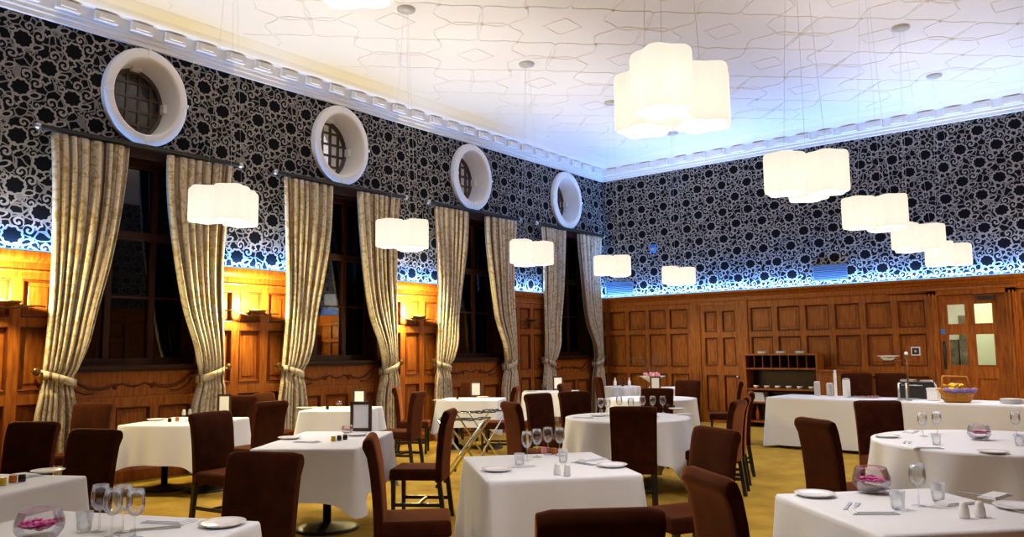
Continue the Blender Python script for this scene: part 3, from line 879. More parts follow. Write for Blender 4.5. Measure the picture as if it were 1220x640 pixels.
# ------------------------------------------------------------------ tables and cloths
def cloth_rect(w, d, drop, corner=.16, seed=1, ztop=.752, floor_gap=.02):
    rnd = random.Random(seed); m = MB()
    per = []; n1 = 26
    hw, hd = w/2, d/2; rc = .018
    # perimeter points with their distance from the nearest corner
    sides = [((-hw, -hd), (hw, -hd)), ((hw, -hd), (hw, hd)), ((hw, hd), (-hw, hd)), ((-hw, hd), (-hw, -hd))]
    pts = []
    for (a, b) in sides:
        a, b = Vector(a), Vector(b); L = (b-a).length; t = (b-a)/L; nrm = Vector((t.y, -t.x))
        for k in range(n1):
            u = k/(n1-1); s = rc+(L-2*rc)*(.5-.5*math.cos(PI*u))
            pts.append((a+t*s, nrm, min(s, L-s), s/L))
        cnr = b - t*rc - nrm*rc
        for q in (.25, .5, .75):
            ang = q*PI/2; t2 = nrm*math.cos(ang)+t*math.sin(ang)
            pts.append((cnr+t2*rc, t2, 0, 1))
    n = len(pts); ph = rnd.random()*6
    center = m.bm.verts.new((0, 0, ztop))
    rings = []
    levels = [('in', .9), ('edge', 0), (0.012, 0), (.05, 0), (.12, 0), (.25, 0), (.42, 0), (.6, 0), (.8, 0), (1, 0)]
    for lv in levels:
        ring = []
        for i, (p, nr, dc, sf) in enumerate(pts):
            if lv[0] == 'in': q = p*.93; ring.append(m.bm.verts.new((q.x, q.y, ztop))); continue
            if lv[0] == 'edge': ring.append(m.bm.verts.new((p.x, p.y, ztop))); continue
            f = lv[0]
            cw = math.exp(-(dc/.17)**2)
            D = drop+corner*.7*math.exp(-(dc/.10)**1.2)
            D = min(D, ztop-floor_gap)
            wave = math.sin(dc*26+ph+sf*3)*.012*(1-cw)*math.exp(-dc/.5)+.006*math.sin(sf*9+ph)
            out = .006+.055*f*cw+f*.018+wave*f*2
            # corner folds: the sides beside the corner tuck in slightly
            out -= .030*f*math.exp(-((dc-.17)/.07)**2)
            q = p+nr*out
            ring.append(m.bm.verts.new((q.x, q.y, ztop-.004-f*D)))
        rings.append(ring)
    for k in range(n): m.face([center, rings[0][k], rings[0][(k+1)%n]], True)
    for A_, B_ in zip(rings, rings[1:]):
        for k in range(n): m.face([A_[k], A_[(k+1)%n], B_[(k+1)%n], B_[k]], True)
    return m
def cloth_round(r, side, seed=1, ztop=.752, maxdrop=.73, folds=11, rot=0, amp=.055):
    rnd = random.Random(seed); m = MB(); n = 160
    center = m.bm.verts.new((0, 0, ztop)); rings = []
    phs = [rnd.uniform(0, 6.28) for _ in range(4)]
    for f in ('in', 0, .02, .06, .14, .26, .4, .56, .72, .86, 1):
        ring = []
        for k in range(n):
            a = 2*PI*k/n
            if f == 'in': ring.append(m.bm.verts.new((r*.95*math.cos(a), r*.95*math.sin(a), ztop))); continue
            c = max(abs(math.cos(a-rot)), abs(math.sin(a-rot)))
            D = min(side/c-r, maxdrop)
            wv = math.sin(folds*a+phs[0]+.8*math.sin(2*a+phs[1]))
            wv = math.copysign(abs(wv)**.8, wv)
            rr = r+.005+f*(.04+amp*wv*min(1, D/.4))
            ring.append(m.bm.verts.new((rr*math.cos(a), rr*math.sin(a), ztop-(.004 if f else 0)-f*D)))
        rings.append(ring)
    for k in range(n): m.face([center, rings[0][k], rings[0][(k+1)%n]], True)
    for A_, B_ in zip(rings, rings[1:]):
        for k in range(n): m.face([A_[k], A_[(k+1)%n], B_[(k+1)%n], B_[k]], True)
    return m
def pedestal(name, label, x, y, rot, w, d, posts=((0, 0),), rnd_top=False, group='dining tables under the cloths'):
    t = thing(name, label, 'table', (x, y, 0), rot, group)
    m = MB()
    if rnd_top: m.lathe([(0, .72), (w-.01, .72), (w-.005, .735), (w-.01, .748), (0, .748)], 40, capa=False)
    else: m.box(-w/2+.006, w/2-.006, -d/2+.006, d/2-.006, .72, .747)
    m.build('tabletop', M_wood_dark, t)
    for px, py in posts:
        m = MB(); m.lathe([(.035, .03), (.035, .70), (.10, .715), (.10, .72)], 16, (px, py, 0), capa=True, capb=True); m.build('column', M_iron, t)
        m = MB(); R = .27 if len(posts) == 1 else .24
        m.lathe([(R, 0), (R, .012), (R*.85, .022), (.09, .045), (.04, .06)], 28, (px, py, 0), capa=True); m.build('base', M_iron, t)
    return t
def A(deg): return math.radians(deg)
def rect_table(x, y, deg, w, d, drop, corner, seed, where, posts=((0, 0),)):
    pedestal('dining_table', 'black pedestal table under the cloth, '+where, x, y, A(deg), w, d, posts)
    o = cloth_rect(w, d, drop, corner, seed).build('tablecloth', M_cloth, None, (x, y, 0), A(deg))
    tag(o, 'white rectangular tablecloth '+where, 'tablecloth', 'white tablecloths')
def round_table(x, y, r, side, seed, where, rot=0, folds=11, amp=.05):
    pedestal('round_table', 'round table under the cloth, '+where, x, y, 0, r, r, rnd_top=True)
    o = cloth_round(r, side, seed, rot=rot, folds=folds, amp=amp).build('tablecloth', M_cloth, None, (x, y, 0), 0)
    tag(o, 'white tablecloth on round table '+where, 'tablecloth', 'white tablecloths')
rect_table(4.09, -13.60, 28, 1.15, .9, .45, .18, 1, 'at the left picture edge')
rect_table(6.10, -13.68, 24, 1.15, .9, .45, .18, 2, 'at the bottom left with the pink flower bowl')
rect_table(1.12, -10.53, 30, .95, 1.05, .41, .12, 3, 'in front of the first window', posts=((-.25, .0), (.25, .0)))
rect_table(4.00, -10.79, 36, .84, 1.35, .40, .16, 4, 'left of centre with the large framed menu')
rect_table(1.12, -8.35, 32, .86, .85, .30, .12, 5, 'in front of the second window')
rect_table(1.26, -5.92, 30, .95, .75, .40, .14, 6, 'in front of the third window', posts=((-.25, .0), (.25, .0)))
rect_table(1.02, -3.50, 36, 1.02, .70, .42, .14, 7, 'in front of the fourth window')
rect_table(6.45, -10.92, 50, .94, 1.08, .52, .20, 8, 'front centre with the wine glasses')
rect_table(8.665, -11.07, 47, .86, .92, .48, .2, 9, 'at the front right with the glass flower bowl')
rect_table(2.20, -1.25, 39, .66, .60, .45, .14, 10, 'furthest away beside the room corner')
round_table(5.02, -7.50, .68, 1.10, 21, 'in the middle of the room', rot=.9)
round_table(3.62, -4.45, .67, 1.25, 22, 'beyond the middle round table', rot=.2)
round_table(8.60, -7.90, .90, 1.60, 23, 'on the right in front of the buffet', rot=.4, folds=13, amp=.095)
round_table(1.18, -1.28, .36, .78, 24, 'small, beside the room corner')

# buffet: three joined trestle tables under one long cloth
BX0, BX1, BY0, BY1 = 4.98, 9.5, -3.45, -2.35
brot = A(-5)
bc = ((BX0+BX1)/2, -3.08)
bt = thing('buffet_table', 'long trestle table under the buffet cloth', 'table', (bc[0], bc[1], 0), brot)
m = MB(); m.box(-2.24, 2.24, -.42, .42, .72, .747); m.build('tabletop', M_wood_dark, bt)
for px in (-2.0, -.7, .7, 2.0):
    for py in (-.33, .33):
        m = MB(); m.tube([(px, py, 0), (px, py, .72)], .016, 8); m.build('leg', M_iron, bt)
o = cloth_rect(4.5, .86, .70, .03, 31).build('tablecloth', M_cloth, None, (bc[0], bc[1], 0), brot)
tag(o, 'long white floor-length cloth covering the buffet', 'tablecloth', 'white tablecloths')

# ------------------------------------------------------------------ tableware prototypes
def make_wine():
    t = thing('wine_glass', '', 'glass')
    m = MB(); m.lathe([(.004, .085), (.018, .09), (.033, .11), (.038, .135), (.036, .165), (.031, .195), (.030, .195), (.035, .165), (.036, .135), (.031, .112), (.016, .093), (0, .089)], 20); m.build('bowl', M_glass, t)
    m = MB(); m.lathe([(.033, 0), (.033, .002), (.008, .006), (.004, .012), (.0035, .08), (.006, .088)], 16, capa=True); m.build('stem', M_glass, t)
    return t
def make_tumbler():
    m = MB(); m.lathe([(.026, 0), (.030, .03), (.035, .085), (.0335, .085), (.028, .03), (.024, .008), (0, .008)], 20, capa=True)
    return tag(m.build('tumbler', M_glass), '', 'glass')
def make_plate():
    m = MB(); m.lathe([(0, .006), (.06, .006), (.075, .012), (.098, .018), (.10, .016), (.075, .004), (.05, 0), (0, 0)], 36)
    return tag(m.build('side_plate', M_china), '', 'plate')
def make_napkin():
    m = MB()
    # a flat folded napkin lying like a long lozenge with a lifted fold
    for k, (s, z) in enumerate(((1, 0), (.92, .004), (.8, .008))):
        v = m.prism([(-.11*s, -.04*s), (.10*s, -.05*s), (.12*s, .045*s), (-.09*s, .05*s)], z, z+.0035)
    return tag(m.build('folded_napkin', M_cloth, bevel=.001), '', 'napkin')
def make_cutlery(kind):
    m = MB()
    if kind == 'knife': m.prism([(-.009, -.10), (.009, -.10), (.007, 0), (.010, .02), (.009, .09), (0, .11), (-.006, .09), (-.007, 0)], 0, .003)
    else:
        m.prism([(-.008, -.10), (.008, -.10), (.004, 0), (.011, .03), (.011, .06), (-.011, .06), (-.011, .03), (-.004, 0)], 0, .003)
        for k in range(4): m.box(-.011+k*.0065, -.0085+k*.0065, .058, .10, 0, .003)
    return tag(m.build('table_'+kind, M_steel), '', kind)
def make_shaker():
    t = thing('salt_shaker', '', 'shaker')
    m = MB(); m.lathe([(.02, 0), (.024, .01), (.021, .035), (.017, .052)], 16, capa=True); m.build('body', M_china, t)
    m = MB(); m.lathe([(.017, .052), (.017, .060), (.010, .068), (0, .070)], 16); m.build('cap', M_china, t)
    return t
def make_menu(h=.25, w=.19):
    t = thing('framed_menu', '', 'menu')
    m = MB(); e = .028
    m.box(-w/2, w/2, -.008, .008, 0, e); m.box(-w/2, w/2, -.008, .008, h-e, h); m.box(-w/2, -w/2+e, -.008, .008, 0, h); m.box(w/2-e, w/2, -.008, .008, 0, h)
    m.build('frame', M_frame, t, bevel=.002)
    m = MB(); m.box(-w/2+e-.002, w/2-e+.002, -.004, .003, e-.002, h-e+.002); m.build('menu_sheet', M_paper, t)
    m = MB(); m.prism([(0, .008), (.012, .008), (0, .09)], -.02, .02, lambda u, v, q: (q, .008+v, (.16-v*1.7) if u == 0 else 0.0)); m.build('easel', M_frame, t)
    return t
def make_jar(mat, nm='preserve_jar'):
    t = thing(nm, '', 'jar')
    m = MB(); m.lathe([(.019, 0), (.021, .004), (.021, .028), (.018, .032)], 14, capa=True, capb=True); m.build('body', mat, t)
    m = MB(); m.lathe([(.020, .032), (.020, .042), (0, .043)], 14, capa=True); m.build('lid', mat, t)
    return t
def make_bowl(col, r=.085):
    t = thing('flower_bowl', '', 'flower bowl')
    m = MB()
    prof = [(r*.45, 0), (r*.75, r*.15), (r*.98, r*.5), (r*1.0, r*.85), (r*.86, r*1.3), (r*.78, r*1.42), (r*.76, r*1.42), (r*.84, r*1.28), (r*.97, r*.85), (r*.95, r*.52), (r*.72, r*.19), (0, .006)]
    m.lathe(prof, 56, capa=True); m.build('glass_bowl', M_glass, t)
    rnd = random.Random(int(r*1000))
    m = MB()
    for k in range(44):
        a = rnd.uniform(0, 6.28); q = rnd.uniform(0, r*.80); c = Vector((q*math.cos(a), q*math.sin(a), r*.52+rnd.uniform(0, r*.20)))
        for j in range(5):
            b = a+j*1.257; u = Vector((math.cos(b), math.sin(b), .5)).normalized(); v = u.cross(Vector((0,0,1))).normalized(); s = r*.30
            vs = [m.bm.verts.new(c), m.bm.verts.new(c+u*s*.6+v*s*.5), m.bm.verts.new(c+u*s*1.1), m.bm.verts.new(c+u*s*.6-v*s*.5)]
            m.face(vs, True)
    m.build('petals', col, t)
    m = MB(); m.lathe([(r*.3, .008), (r*.6, r*.2), (r*.62, r*.26), (0, r*.3)], 16, capa=True); m.build('pebbles', pbr('pale_pebbles', (.45, .40, .35), .6, noise=(.2, .15, .1), nscale=60), t)
    return t
WINE, TUMB, PLATE, NAPK = Proto(make_wine()), Proto(make_tumbler()), Proto(make_plate()), Proto(make_napkin())
KNIFE, FORK, SHAK, MENU = Proto(make_cutlery('knife')), Proto(make_cutlery('fork')), Proto(make_shaker()), Proto(make_menu())
JAR = {k: Proto(make_jar(v)) for k, v in (('amber', M_amber), ('yellow', M_mustard), ('dark', M_darkjam), ('pink', M_palepink))}
ZT = .7535
def put(proto, px, py, label, group, rot=0, dz=0, scale=None):
    p = tp(px, py, ZT); return proto.place((p.x, p.y, ZT+dz), rot, label, group, scale)
def cover(tag_, plates, napk, cut):
    """place settings: side plates, folded napkins and cutlery at table positions"""
    for px, py, w in plates: put(PLATE, px, py, 'white side plate %s' % w, 'side plates')
    for px, py, r, w in napk: put(NAPK, px, py, 'folded white napkin %s' % w, 'folded napkins', A(r))
    for px, py, r, w in cut:
        o = put(KNIFE, px, py, 'steel knife %s' % w, 'table knives', A(r))
        p = o.location; a = A(r)
        FORK.place((p.x+.035*math.cos(a), p.y+.035*math.sin(a), ZT), a, 'steel fork %s' % w, 'table forks')
cover('', [(57, 563, 'on the table at the left picture edge'), (265, 626, 'at the right end of the bottom left table'),
           (186, 501, 'on the first window table'), (345, 523, 'on the front framed-menu table'), (425, 519, 'beside the large framed menu'),
           (729, 556, 'at the right of the central front table'), (592, 561, 'at the left of the central front table'),
           (971, 591, 'at the left corner of the right front table'), (1212, 606, 'at the right picture edge'),
           (1183, 540, 'on the near side of the right round table'), (1057, 521, 'at the left of the right round table'), (806, 488, 'on the middle round table'), (713, 496, 'at the left of the middle round table'), (362, 487, 'on the second window table'), (575, 474, 'beside the menu on the third window table'), (634, 467, 'on the fourth window table'), (775, 498, 'right of the tall dark chair on the middle round table')],
      [(200, 622, 30, 'on the bottom left table'), (365, 527, 20, 'on the front framed-menu table'), (620, 556, 60, 'at the left of the central front table'),
       (705, 548, 80, 'right of the glasses on the central front table'), (1040, 611, 40, 'front of the right front table'), (1185, 592, 80, 'right of the right front table'), (1105, 534, 30, 'front of the right round table'), (1085, 515, 90, 'back of the right round table'), (232, 502, 30, 'on the first window table'), (524, 477, 30, 'on the third window table'), (376, 486, 20, 'on the second window table'), (815, 494, 60, 'at the right of the middle round table'), (694, 498, 10, 'at the left of the middle round table'), (1140, 600, 60, 'beside the right tumbler on the right front table'), (30, 567, 10, 'behind the jars at the left picture edge')],
      [(186, 629, -30, 'on the bottom left table'), (1010, 603, 10, 'on the right front table beside the napkin'), (1165, 590, 70, 'at the right of the right front table'), (694, 553, 80, 'on the central front table'), (1078, 527, 10, 'on the right round table')])
# wine glasses
for px, py, w in ((118, 633, 'leftmost of the cluster on the bottom left table'), (133, 640, 'foremost of the cluster on the bottom left table'), (146, 634, 'third of the cluster on the bottom left table'), (160, 641, 'rightmost of the cluster on the bottom left table'),
                  (628, 549, 'leftmost of the four on the central front table'), (640, 545, 'second of the four on the central front table'), (653, 542, 'third of the four on the central front table'), (667, 543, 'rightmost of the four on the central front table'),
                  (1095, 603, 'in the middle of the right front table'), (1100, 520, 'left of two at the back of the right round table'), (1117, 518, 'right of two at the back of the right round table'), (1211, 519, 'at the right picture edge on the round table'),
                  (790, 492, 'rightmost of the row on the middle round table'), (778, 492, 'second from right of the row on the middle round table'), (766, 492, 'third from right of the row on the middle round table'),
                  (752, 495, 'in the row on the middle round table above the dark chair'), (738, 492, 'left part of the row on the middle round table'), (724, 495, 'near the left edge of the middle round table'), (716, 495, 'leftmost on the middle round table')):
    put(WINE, px, py, 'clear stemmed wine glass, '+w, 'wine glasses')
for px, py, w in ((619, 556, 'left of the shakers on the central front table'), (671, 551, 'right of the shakers on the central front table'), (1070, 607, 'left of the wine glass on the right front table'), (1118, 597, 'right of the wine glass on the right front table'), (1116, 530, 'in the middle of the right round table'), (100, 634, 'left of the stemmed glasses on the bottom left table'), (1215, 531, 'at the right picture edge on the round table')):
    put(TUMB, px, py, 'clear tumbler, '+w, 'tumblers')
for px, py, w in ((664, 566, 'left of the pair on the central front table'), (676, 567, 'right of the pair on the central front table'), (1149, 617, 'left of the pair on the right front table'), (1168, 616, 'right of the pair on the right front table'), (219, 495, 'left of the pair on the first window table'), (226, 494, 'right of the pair on the first window table')):
    put(SHAK, px, py, 'white condiment shaker, '+w, 'condiment shakers')
for px, py, c, w in ((3, 578, 'yellow', 'on the table at the left picture edge, first of three'), (15, 575, 'amber', 'on the table at the left picture edge, middle of three'), (26, 574, 'dark', 'on the table at the left picture edge, right of three'),
                     (202, 503, 'dark', 'on the first window table'), (211, 502, 'amber', 'on the first window table'), (397, 526, 'yellow', 'before the large framed menu'), (404, 525, 'dark', 'before the large framed menu, middle'), (411, 524, 'dark', 'before the large framed menu, right'),
                     (390, 488, 'dark', 'on the second window table'), (545, 476, 'dark', 'on the third window table'), (650, 465, 'dark', 'on the fourth window table'), (648, 540, 'pink', 'behind the shakers on the central front table'), (660, 541, 'amber', 'among the glasses on the central front table'),
                     (796, 486, 'dark', 'on the middle round table'), (802, 487, 'dark', 'at the right of the middle round table')):
    put(JAR[c], px, py, 'small %s preserve jar %s' % (c, w), 'preserve jars')
# framed menus
va = math.atan2(RY.x*0+.633, .774)    # face the room
for px, py, r, w, s in ((267, 494, 25, 'on the first window table', 1.0), (430, 514, 30, 'large, on the front table left of centre', 1.12), (428, 486, 25, 'on the second window table, behind the larger menu', 1.0),
                        (567, 473, 30, 'on the third window table', 1.0), (665, 465, 30, 'on the fourth window table', 1.05), (781, 465, 35, 'on the furthest table', 1.0)):
    put(MENU, px, py, 'dark framed menu card %s' % w, 'framed menus', A(r), scale=(s, s, s))
# flower bowls
def bowl(px, py, col, r, label):
    p = tp(px, py, ZT); o = make_bowl(col, r); o.location = (p.x, p.y, ZT); o['label'] = label; o['group'] = 'flower bowls'; return o
bowl(1039, 587, M_pink, .092, 'glass globe bowl of pink petals on the right front table')
bowl(1167, 524, M_pink, .085, 'glass bowl of pink petals on the right round table')
bowl(46, 645, M_pink, .092, 'glass bowl of pink petals at the bottom left corner')
bowl(414, 517, M_palepink, .055, 'small bowl of pale pink flowers on the front framed-menu table')
bowl(404, 484, M_palepink, .05, 'small bowl of pale pink flowers on the second window table')
bowl(648, 463, M_palepink, .06, 'small bowl of pale pink flowers on the fourth window table')
# far arrangement: wide bowl with twigs
p = Vector((1.95, -1.42, ZT))
t = thing('flower_arrangement', 'wide pale bowl of pink flowers with bare twigs near the room corner', 'flower arrangement', p)
m = MB(); m.lathe([(.08, 0), (.05, .03), (.05, .09), (.12, .14), (.26, .22), (.25, .22), (.11, .155), (0, .13)], 28, capa=True); m.build('bowl', M_china, t)
m = MB(); rnd = random.Random(3)
for k in range(30):
    a = rnd.uniform(0, 6.28); q = rnd.uniform(0, .17)
    m.lathe([(0, -.025), (.03, 0), (.02, .03), (0, .035)], 6, (q*math.cos(a), q*math.sin(a), .235+rnd.uniform(-.01, .03)))
m.build('flowers', M_palepink, t)
m = MB()
for k in range(9):
    a = k*.7+.3; L = rnd.uniform(.35, .6); h = rnd.uniform(.25, .45)
    m.tube([(.05*math.cos(a), .05*math.sin(a), .2), (L*.5*math.cos(a), L*.5*math.sin(a), .2+h), (L*.8*math.cos(a+.2), L*.8*math.sin(a+.2), .2+h*1.05), (L*1.1*math.cos(a+.3), L*1.1*math.sin(a+.3), .2+h*.8)], .006, 5)
m.build('twigs', M_leaf, t)
# bottles on the small corner table
for k, (dx, dy) in enumerate(((-.12, -.08), (.02, -.02), (.14, .04))):
    m = MB(); m.lathe([(.03, 0), (.033, .06), (.03, .10), (.012, .13), (.012, .17), (0, .17)], 12, capa=True)
    tag(m.build('sauce_bottle', M_china if k != 1 else M_darkjam, None, (1.18+dx, -1.28+dy, ZT)), 'sauce bottle on the small corner table, %s of three' % ('leftmost', 'middle', 'rightmost')[k], 'bottle', 'sauce bottles')

# ------------------------------------------------------------------ folding tray stands
def tray_stand(x, y, deg, label):
    t = thing('tray_stand', label, 'tray stand', (x, y, 0), A(deg), 'folding tray stands')
    H, W, D = .76, .27, .20
    for s in (-1, 1):
        m = MB()
        m.tube([(-W*s, D*s*.9+.0, .01), (W*s, D*s*.9, H-.02), (W*s, -D*s*.9, H-.02), (-W*s, -D*s*.9, .01)] if s > 0 else
               [(-W*s, D*.82, .01), (W*s, D*.82, H-.02), (W*s, -D*.82, H-.02), (-W*s, -D*.82, .01)], .012, 8)
        m.build('folding_frame', M_chrome, t)
    for v in (-.13, 0, .13):
        m = MB(); n = 8
        for k in range(n):
            a0 = -W+2*W*k/n; a1 = -W+2*W*(k+1)/n
            z0 = H-.01-.02*math.sin(PI*k/n); z1 = H-.01-.02*math.sin(PI*(k+1)/n)
            vv = [m.bm.verts.new(q) for q in ((a0, v-.025, z0), (a1, v-.025, z1), (a1, v+.025, z1), (a0, v+.025, z0))]; m.face(vv)
        o = m.build('strap', M_webbing, t); sd = o.modifiers.new('solid', 'SOLIDIFY'); sd.thickness = .008
    for s in (-1, 1):
        for q in (-1, 1):
            m = MB(); m.lathe([(0, 0), (.016, 0), (.018, .03), (.012, .035)], 10, (W*s, q*D*(.9 if s < 0 else .82), 0), capa=True); m.build('rubber_foot', M_black, t)
tray_stand(3.50, -8.52, 30, 'chrome folding tray stand with black straps, the nearer of two')
tray_stand(2.95, -7.62, 75, 'chrome folding tray stand with black straps, behind the nearer one')

# ------------------------------------------------------------------ sideboard against the end wall
sb = thing('shelf_unit', 'open dark oak shelf unit with pigeonholes against the end wall', 'shelf unit', (4.15, -.32, 0))
m = MB(); w, d = .69, .20; m.mat(M_wood)
m.box(-w, -w+.03, -d, d, 0, 1.38); m.box(w-.03, w, -d, d, 0, 1.38); m.mat(M_wood_dark).box(-w, w, d-.02, d, 0, 1.38); m.mat(M_wood).box(-w-.01, w+.01, -d-.01, d, 1.355, 1.385)
m.build('carcass', M_wood, sb, bevel=.003)
for z in (1.09, .70, .45, .09):
    m = MB(); m.box(-w+.03, w-.03, -d+.003, d-.02, z, z+.03); m.build('shelf', M_wood, sb)
m = MB()
for k in range(1, 8): x = -w+.03+(2*w-.06)*k/8; m.box(x-.008, x+.008, -d+.006, d-.02, 1.12, 1.355)
m.build('pigeonhole_dividers', M_mould, sb)
m = MB(); m.box(-w+.03, w-.03, d-.03, d-.021, 1.12, 1.355); m.build('pigeonhole_back', M_black, sb)
rnd = random.Random(5)
for k in range(6):
    m = MB(); m.lathe([(.03, 0), (.05, .02), (.055, .05), (.05, .05), (.04, .02), (0, .01)], 14, capa=True)
    tag(m.build('cup', M_china, None, (3.62+k*.21, -.38, .73)), 'white cup on the middle shelf of the unit, number %s from the left' % ['one', 'two', 'three', 'four', 'five', 'six'][k], 'cup', 'cups on the shelf unit')
for k in range(3):
    m = MB()
    for j in range(4): m.lathe([(0, .004+j*.012), (.06, .004+j*.012), (.09, .012+j*.012), (.09, .008+j*.012), (.06, j*.012), (0, j*.012)], 20)
    tag(m.build('plate_stack', M_china, None, (3.75+k*.36, -.34, 1.385)), 'small white plate stack on top of the shelf unit, %s' % ('left', 'middle', 'right')[k], 'plates', 'plate stacks on the shelf unit')
m = MB()
for j in range(5): m.box(-.16+.004*j, .16-.006*j, -.12, .12, j*.035, j*.035+.03)
tag(m.build('folded_linen', M_cloth, None, (3.66, -.36, .48), bevel=.012), 'folded white linen pile on the lower shelf of the unit', 'linen')
for k in range(4):
    m = MB(); m.lathe([(.035, 0), (.037, .12), (.03, .17), (.013, .21), (.013, .27), (0, .27)], 12, capa=True)
    tag(m.build('bottle', M_darkjam if k % 2 else M_amber, None, (3.62+k*.22, -.36, .12)), 'dark bottle on the bottom shelf, %s from the left' % ('first', 'second', 'third', 'fourth')[k], 'bottle', 'bottles on the bottom shelf')
cb = thing('serving_cabinet', 'light oak serving cabinet beside the shelf unit, behind the buffet', 'cabinet', (5.12, -.45, 0))
m = MB(); m.box(-.24, .24, -.22, .22, 0, 1.06); m.box(-.26, .26, -.24, .22, 1.06, 1.09); m.build('body', M_wood, cb, bevel=.005)
m = MB(); m.box(-.20, .20, -.235, -.221, .08, .98); m.build('door', M_wood, cb, bevel=.004)
m = MB(); m.lathe([(0, 0), (.01, 0), (.01, -.02), (.016, -.03), (0, -.035)], 10, (.15, -.235, .6), axis='y'); m.build('knob', M_steel, cb)

# ------------------------------------------------------------------ things on and behind the buffet
def bput(px, py, dy=0):
    p = tp(px, py, ZT); return Vector((p.x, p.y+dy, ZT))
def on_buf(px, v):
    """point of the buffet top at distance v (metres) in front of its back edge, seen at picture column px"""
    best = None
    c, s = math.cos(brot), math.sin(brot)
    for k in range(600):
        py = 464+k*.04; p = tp(px, py, ZT); lx = (p.x-bc[0])*c+(p.y-bc[1])*s; ly = -(p.x-bc[0])*s+(p.y-bc[1])*c
        e = abs(ly-(.42-v))
        if best is None or e < best[0]: best = (e, p)
    q = best[1]; return Vector((q.x, q.y, ZT))
def cyl_item(name, px, v, r, h, mat, label, cat, cap=None):
    t = thing(name, label, cat, on_buf(px, v), 0)
    m = MB(); m.lathe([(r*.95, 0), (r, .01), (r, h*.85), (r*.9, h*.9)], 18, capa=True, capb=True); m.build('body', mat, t)
    m = MB(); m.lathe([(r*.93, h*.9), (r*.95, h*.97), (r*.3, h), (0, h)], 18, capa=True); m.build('lid', cap or mat, t)
cyl_item('storage_jar', 989, .12, .05, .20, M_grey_china, 'grey lidded jar at the left of the buffet', 'jar', M_china)
cyl_item('storage_jar', 974, .10, .045, .22, M_grey_china, 'slim grey jar furthest left on the buffet', 'jar', M_china)
cyl_item('pillar_candle', 996, .22, .022, .40, M_china, 'tall slim white candle on the buffet', 'candle')
cyl_item('vacuum_flask', 1009, .25, .055, .28, M_china, 'white cylindrical flask on the buffet', 'flask', M_steel)
t = thing('serving_tray', 'flat steel tray with green and orange garnish on the buffet', 'tray', on_buf(1030, .25), brot)
m = MB(); m.box(-.20, .20, -.14, .14, 0, .012); m.build('tray', M_steel, t, bevel=.004)
m = MB(); rnd = random.Random(2)
for k in range(12): m.lathe([(0, -.01), (.02, 0), (0, .012)], 6, (rnd.uniform(-.0, .17), rnd.uniform(-.1, .1), .022))
m.build('garnish', M_palepink, t)
# tiered stand with arm carrying a plate and a bowl
pst = on_buf(1083, .30)
t = thing('buffet_stand', 'slim bronze post with ball top and plate arm on the buffet', 'stand', pst, A(39+180))
m = MB(); m.box(-.12, .12, -.09, .09, 0, .015); m.build('base', M_steel, t, bevel=.004)
m = MB(); m.tube([(0, 0, .01), (0, 0, .62)], .012, 10); m.tube([(0, 0, .545), (.19, 0, .535)], .007, 8); m.lathe([(.07, .535), (.07, .541), (0, .541)], 18, (.26, 0, 0), capa=True); m.build('post', M_bronze, t)
m = MB(); m.lathe([(0, .0), (.02, .008), (.028, .028), (.02, .048), (0, .056)], 14, (0, 0, .615)); m.build('ball_top', M_china, t)
off = Vector((math.cos(A(219)), math.sin(A(219)), 0))*.26
m = MB(); m.lathe([(.04, 0), (.06, .01), (.10, .05), (.095, .05), (.055, .018), (0, .012)], 24, capa=True)
tag(m.build('serving_bowl', M_china, None, pst+off+Vector((0, 0, .541))), 'small white bowl held on the buffet stand arm', 'bowl')
m = MB(); m.lathe([(0, 0), (.07, 0), (.15, .018), (.15, .024), (.07, .008), (0, .008)], 28)
tag(m.build('serving_plate', M_china, None, pst+off+Vector((0, 0, .5925))), 'wide white plate resting on the small bowl over the buffet', 'plate')
# juice machine and beverage dispenser behind
t = thing('toaster', 'black and steel toaster oven behind the buffet stand', 'appliance', on_buf(1093, .10), brot)
m = MB(); m.box(-.24, .24, -.05, .09, 0, .24); m.build('body', M_black, t, bevel=.01)
m = MB(); m.box(-.20, -.02, -.06, .08, .24, .27); m.box(.06, .20, -.06, .08, .24, .265); m.build('steel_top', M_steel, t, bevel=.006)
m = MB(); m.tube([(-.18, -.07, .19), (.10, -.07, .19)], .007, 8); m.build('handle', M_steel, t)
m = MB(); m.tube([(.20, -.0, .25), (.26, -.04, .20), (.28, -.06, .10)], .012, 8); m.build('lever', M_steel, t)
t = thing('juice_dispenser', 'clear tube dispenser with two uprights on the buffet', 'dispenser', on_buf(1077, .64), brot)
m = MB(); m.tube([(-.06, 0, .0), (-.06, 0, .24), (.04, 0, .24), (.04, 0, .0)], .014, 10); m.build('tube', M_steel, t)
m = MB(); m.lathe([(.10, 0), (.10, .012), (0, .014)], 20, (0, 0, 0), capa=True); m.build('base', M_steel, t)
t = thing('napkin_box', 'plain white box left of the bread basket on the buffet', 'box', on_buf(1113, .35), brot)
m = MB(); m.box(-.07, .07, -.07, .07, 0, .16); m.build('box', M_china, t, bevel=.006)
m = MB(); m.box(-.074, .074, -.074, .074, .14, .17); m.build('lid', M_china, t, bevel=.004)
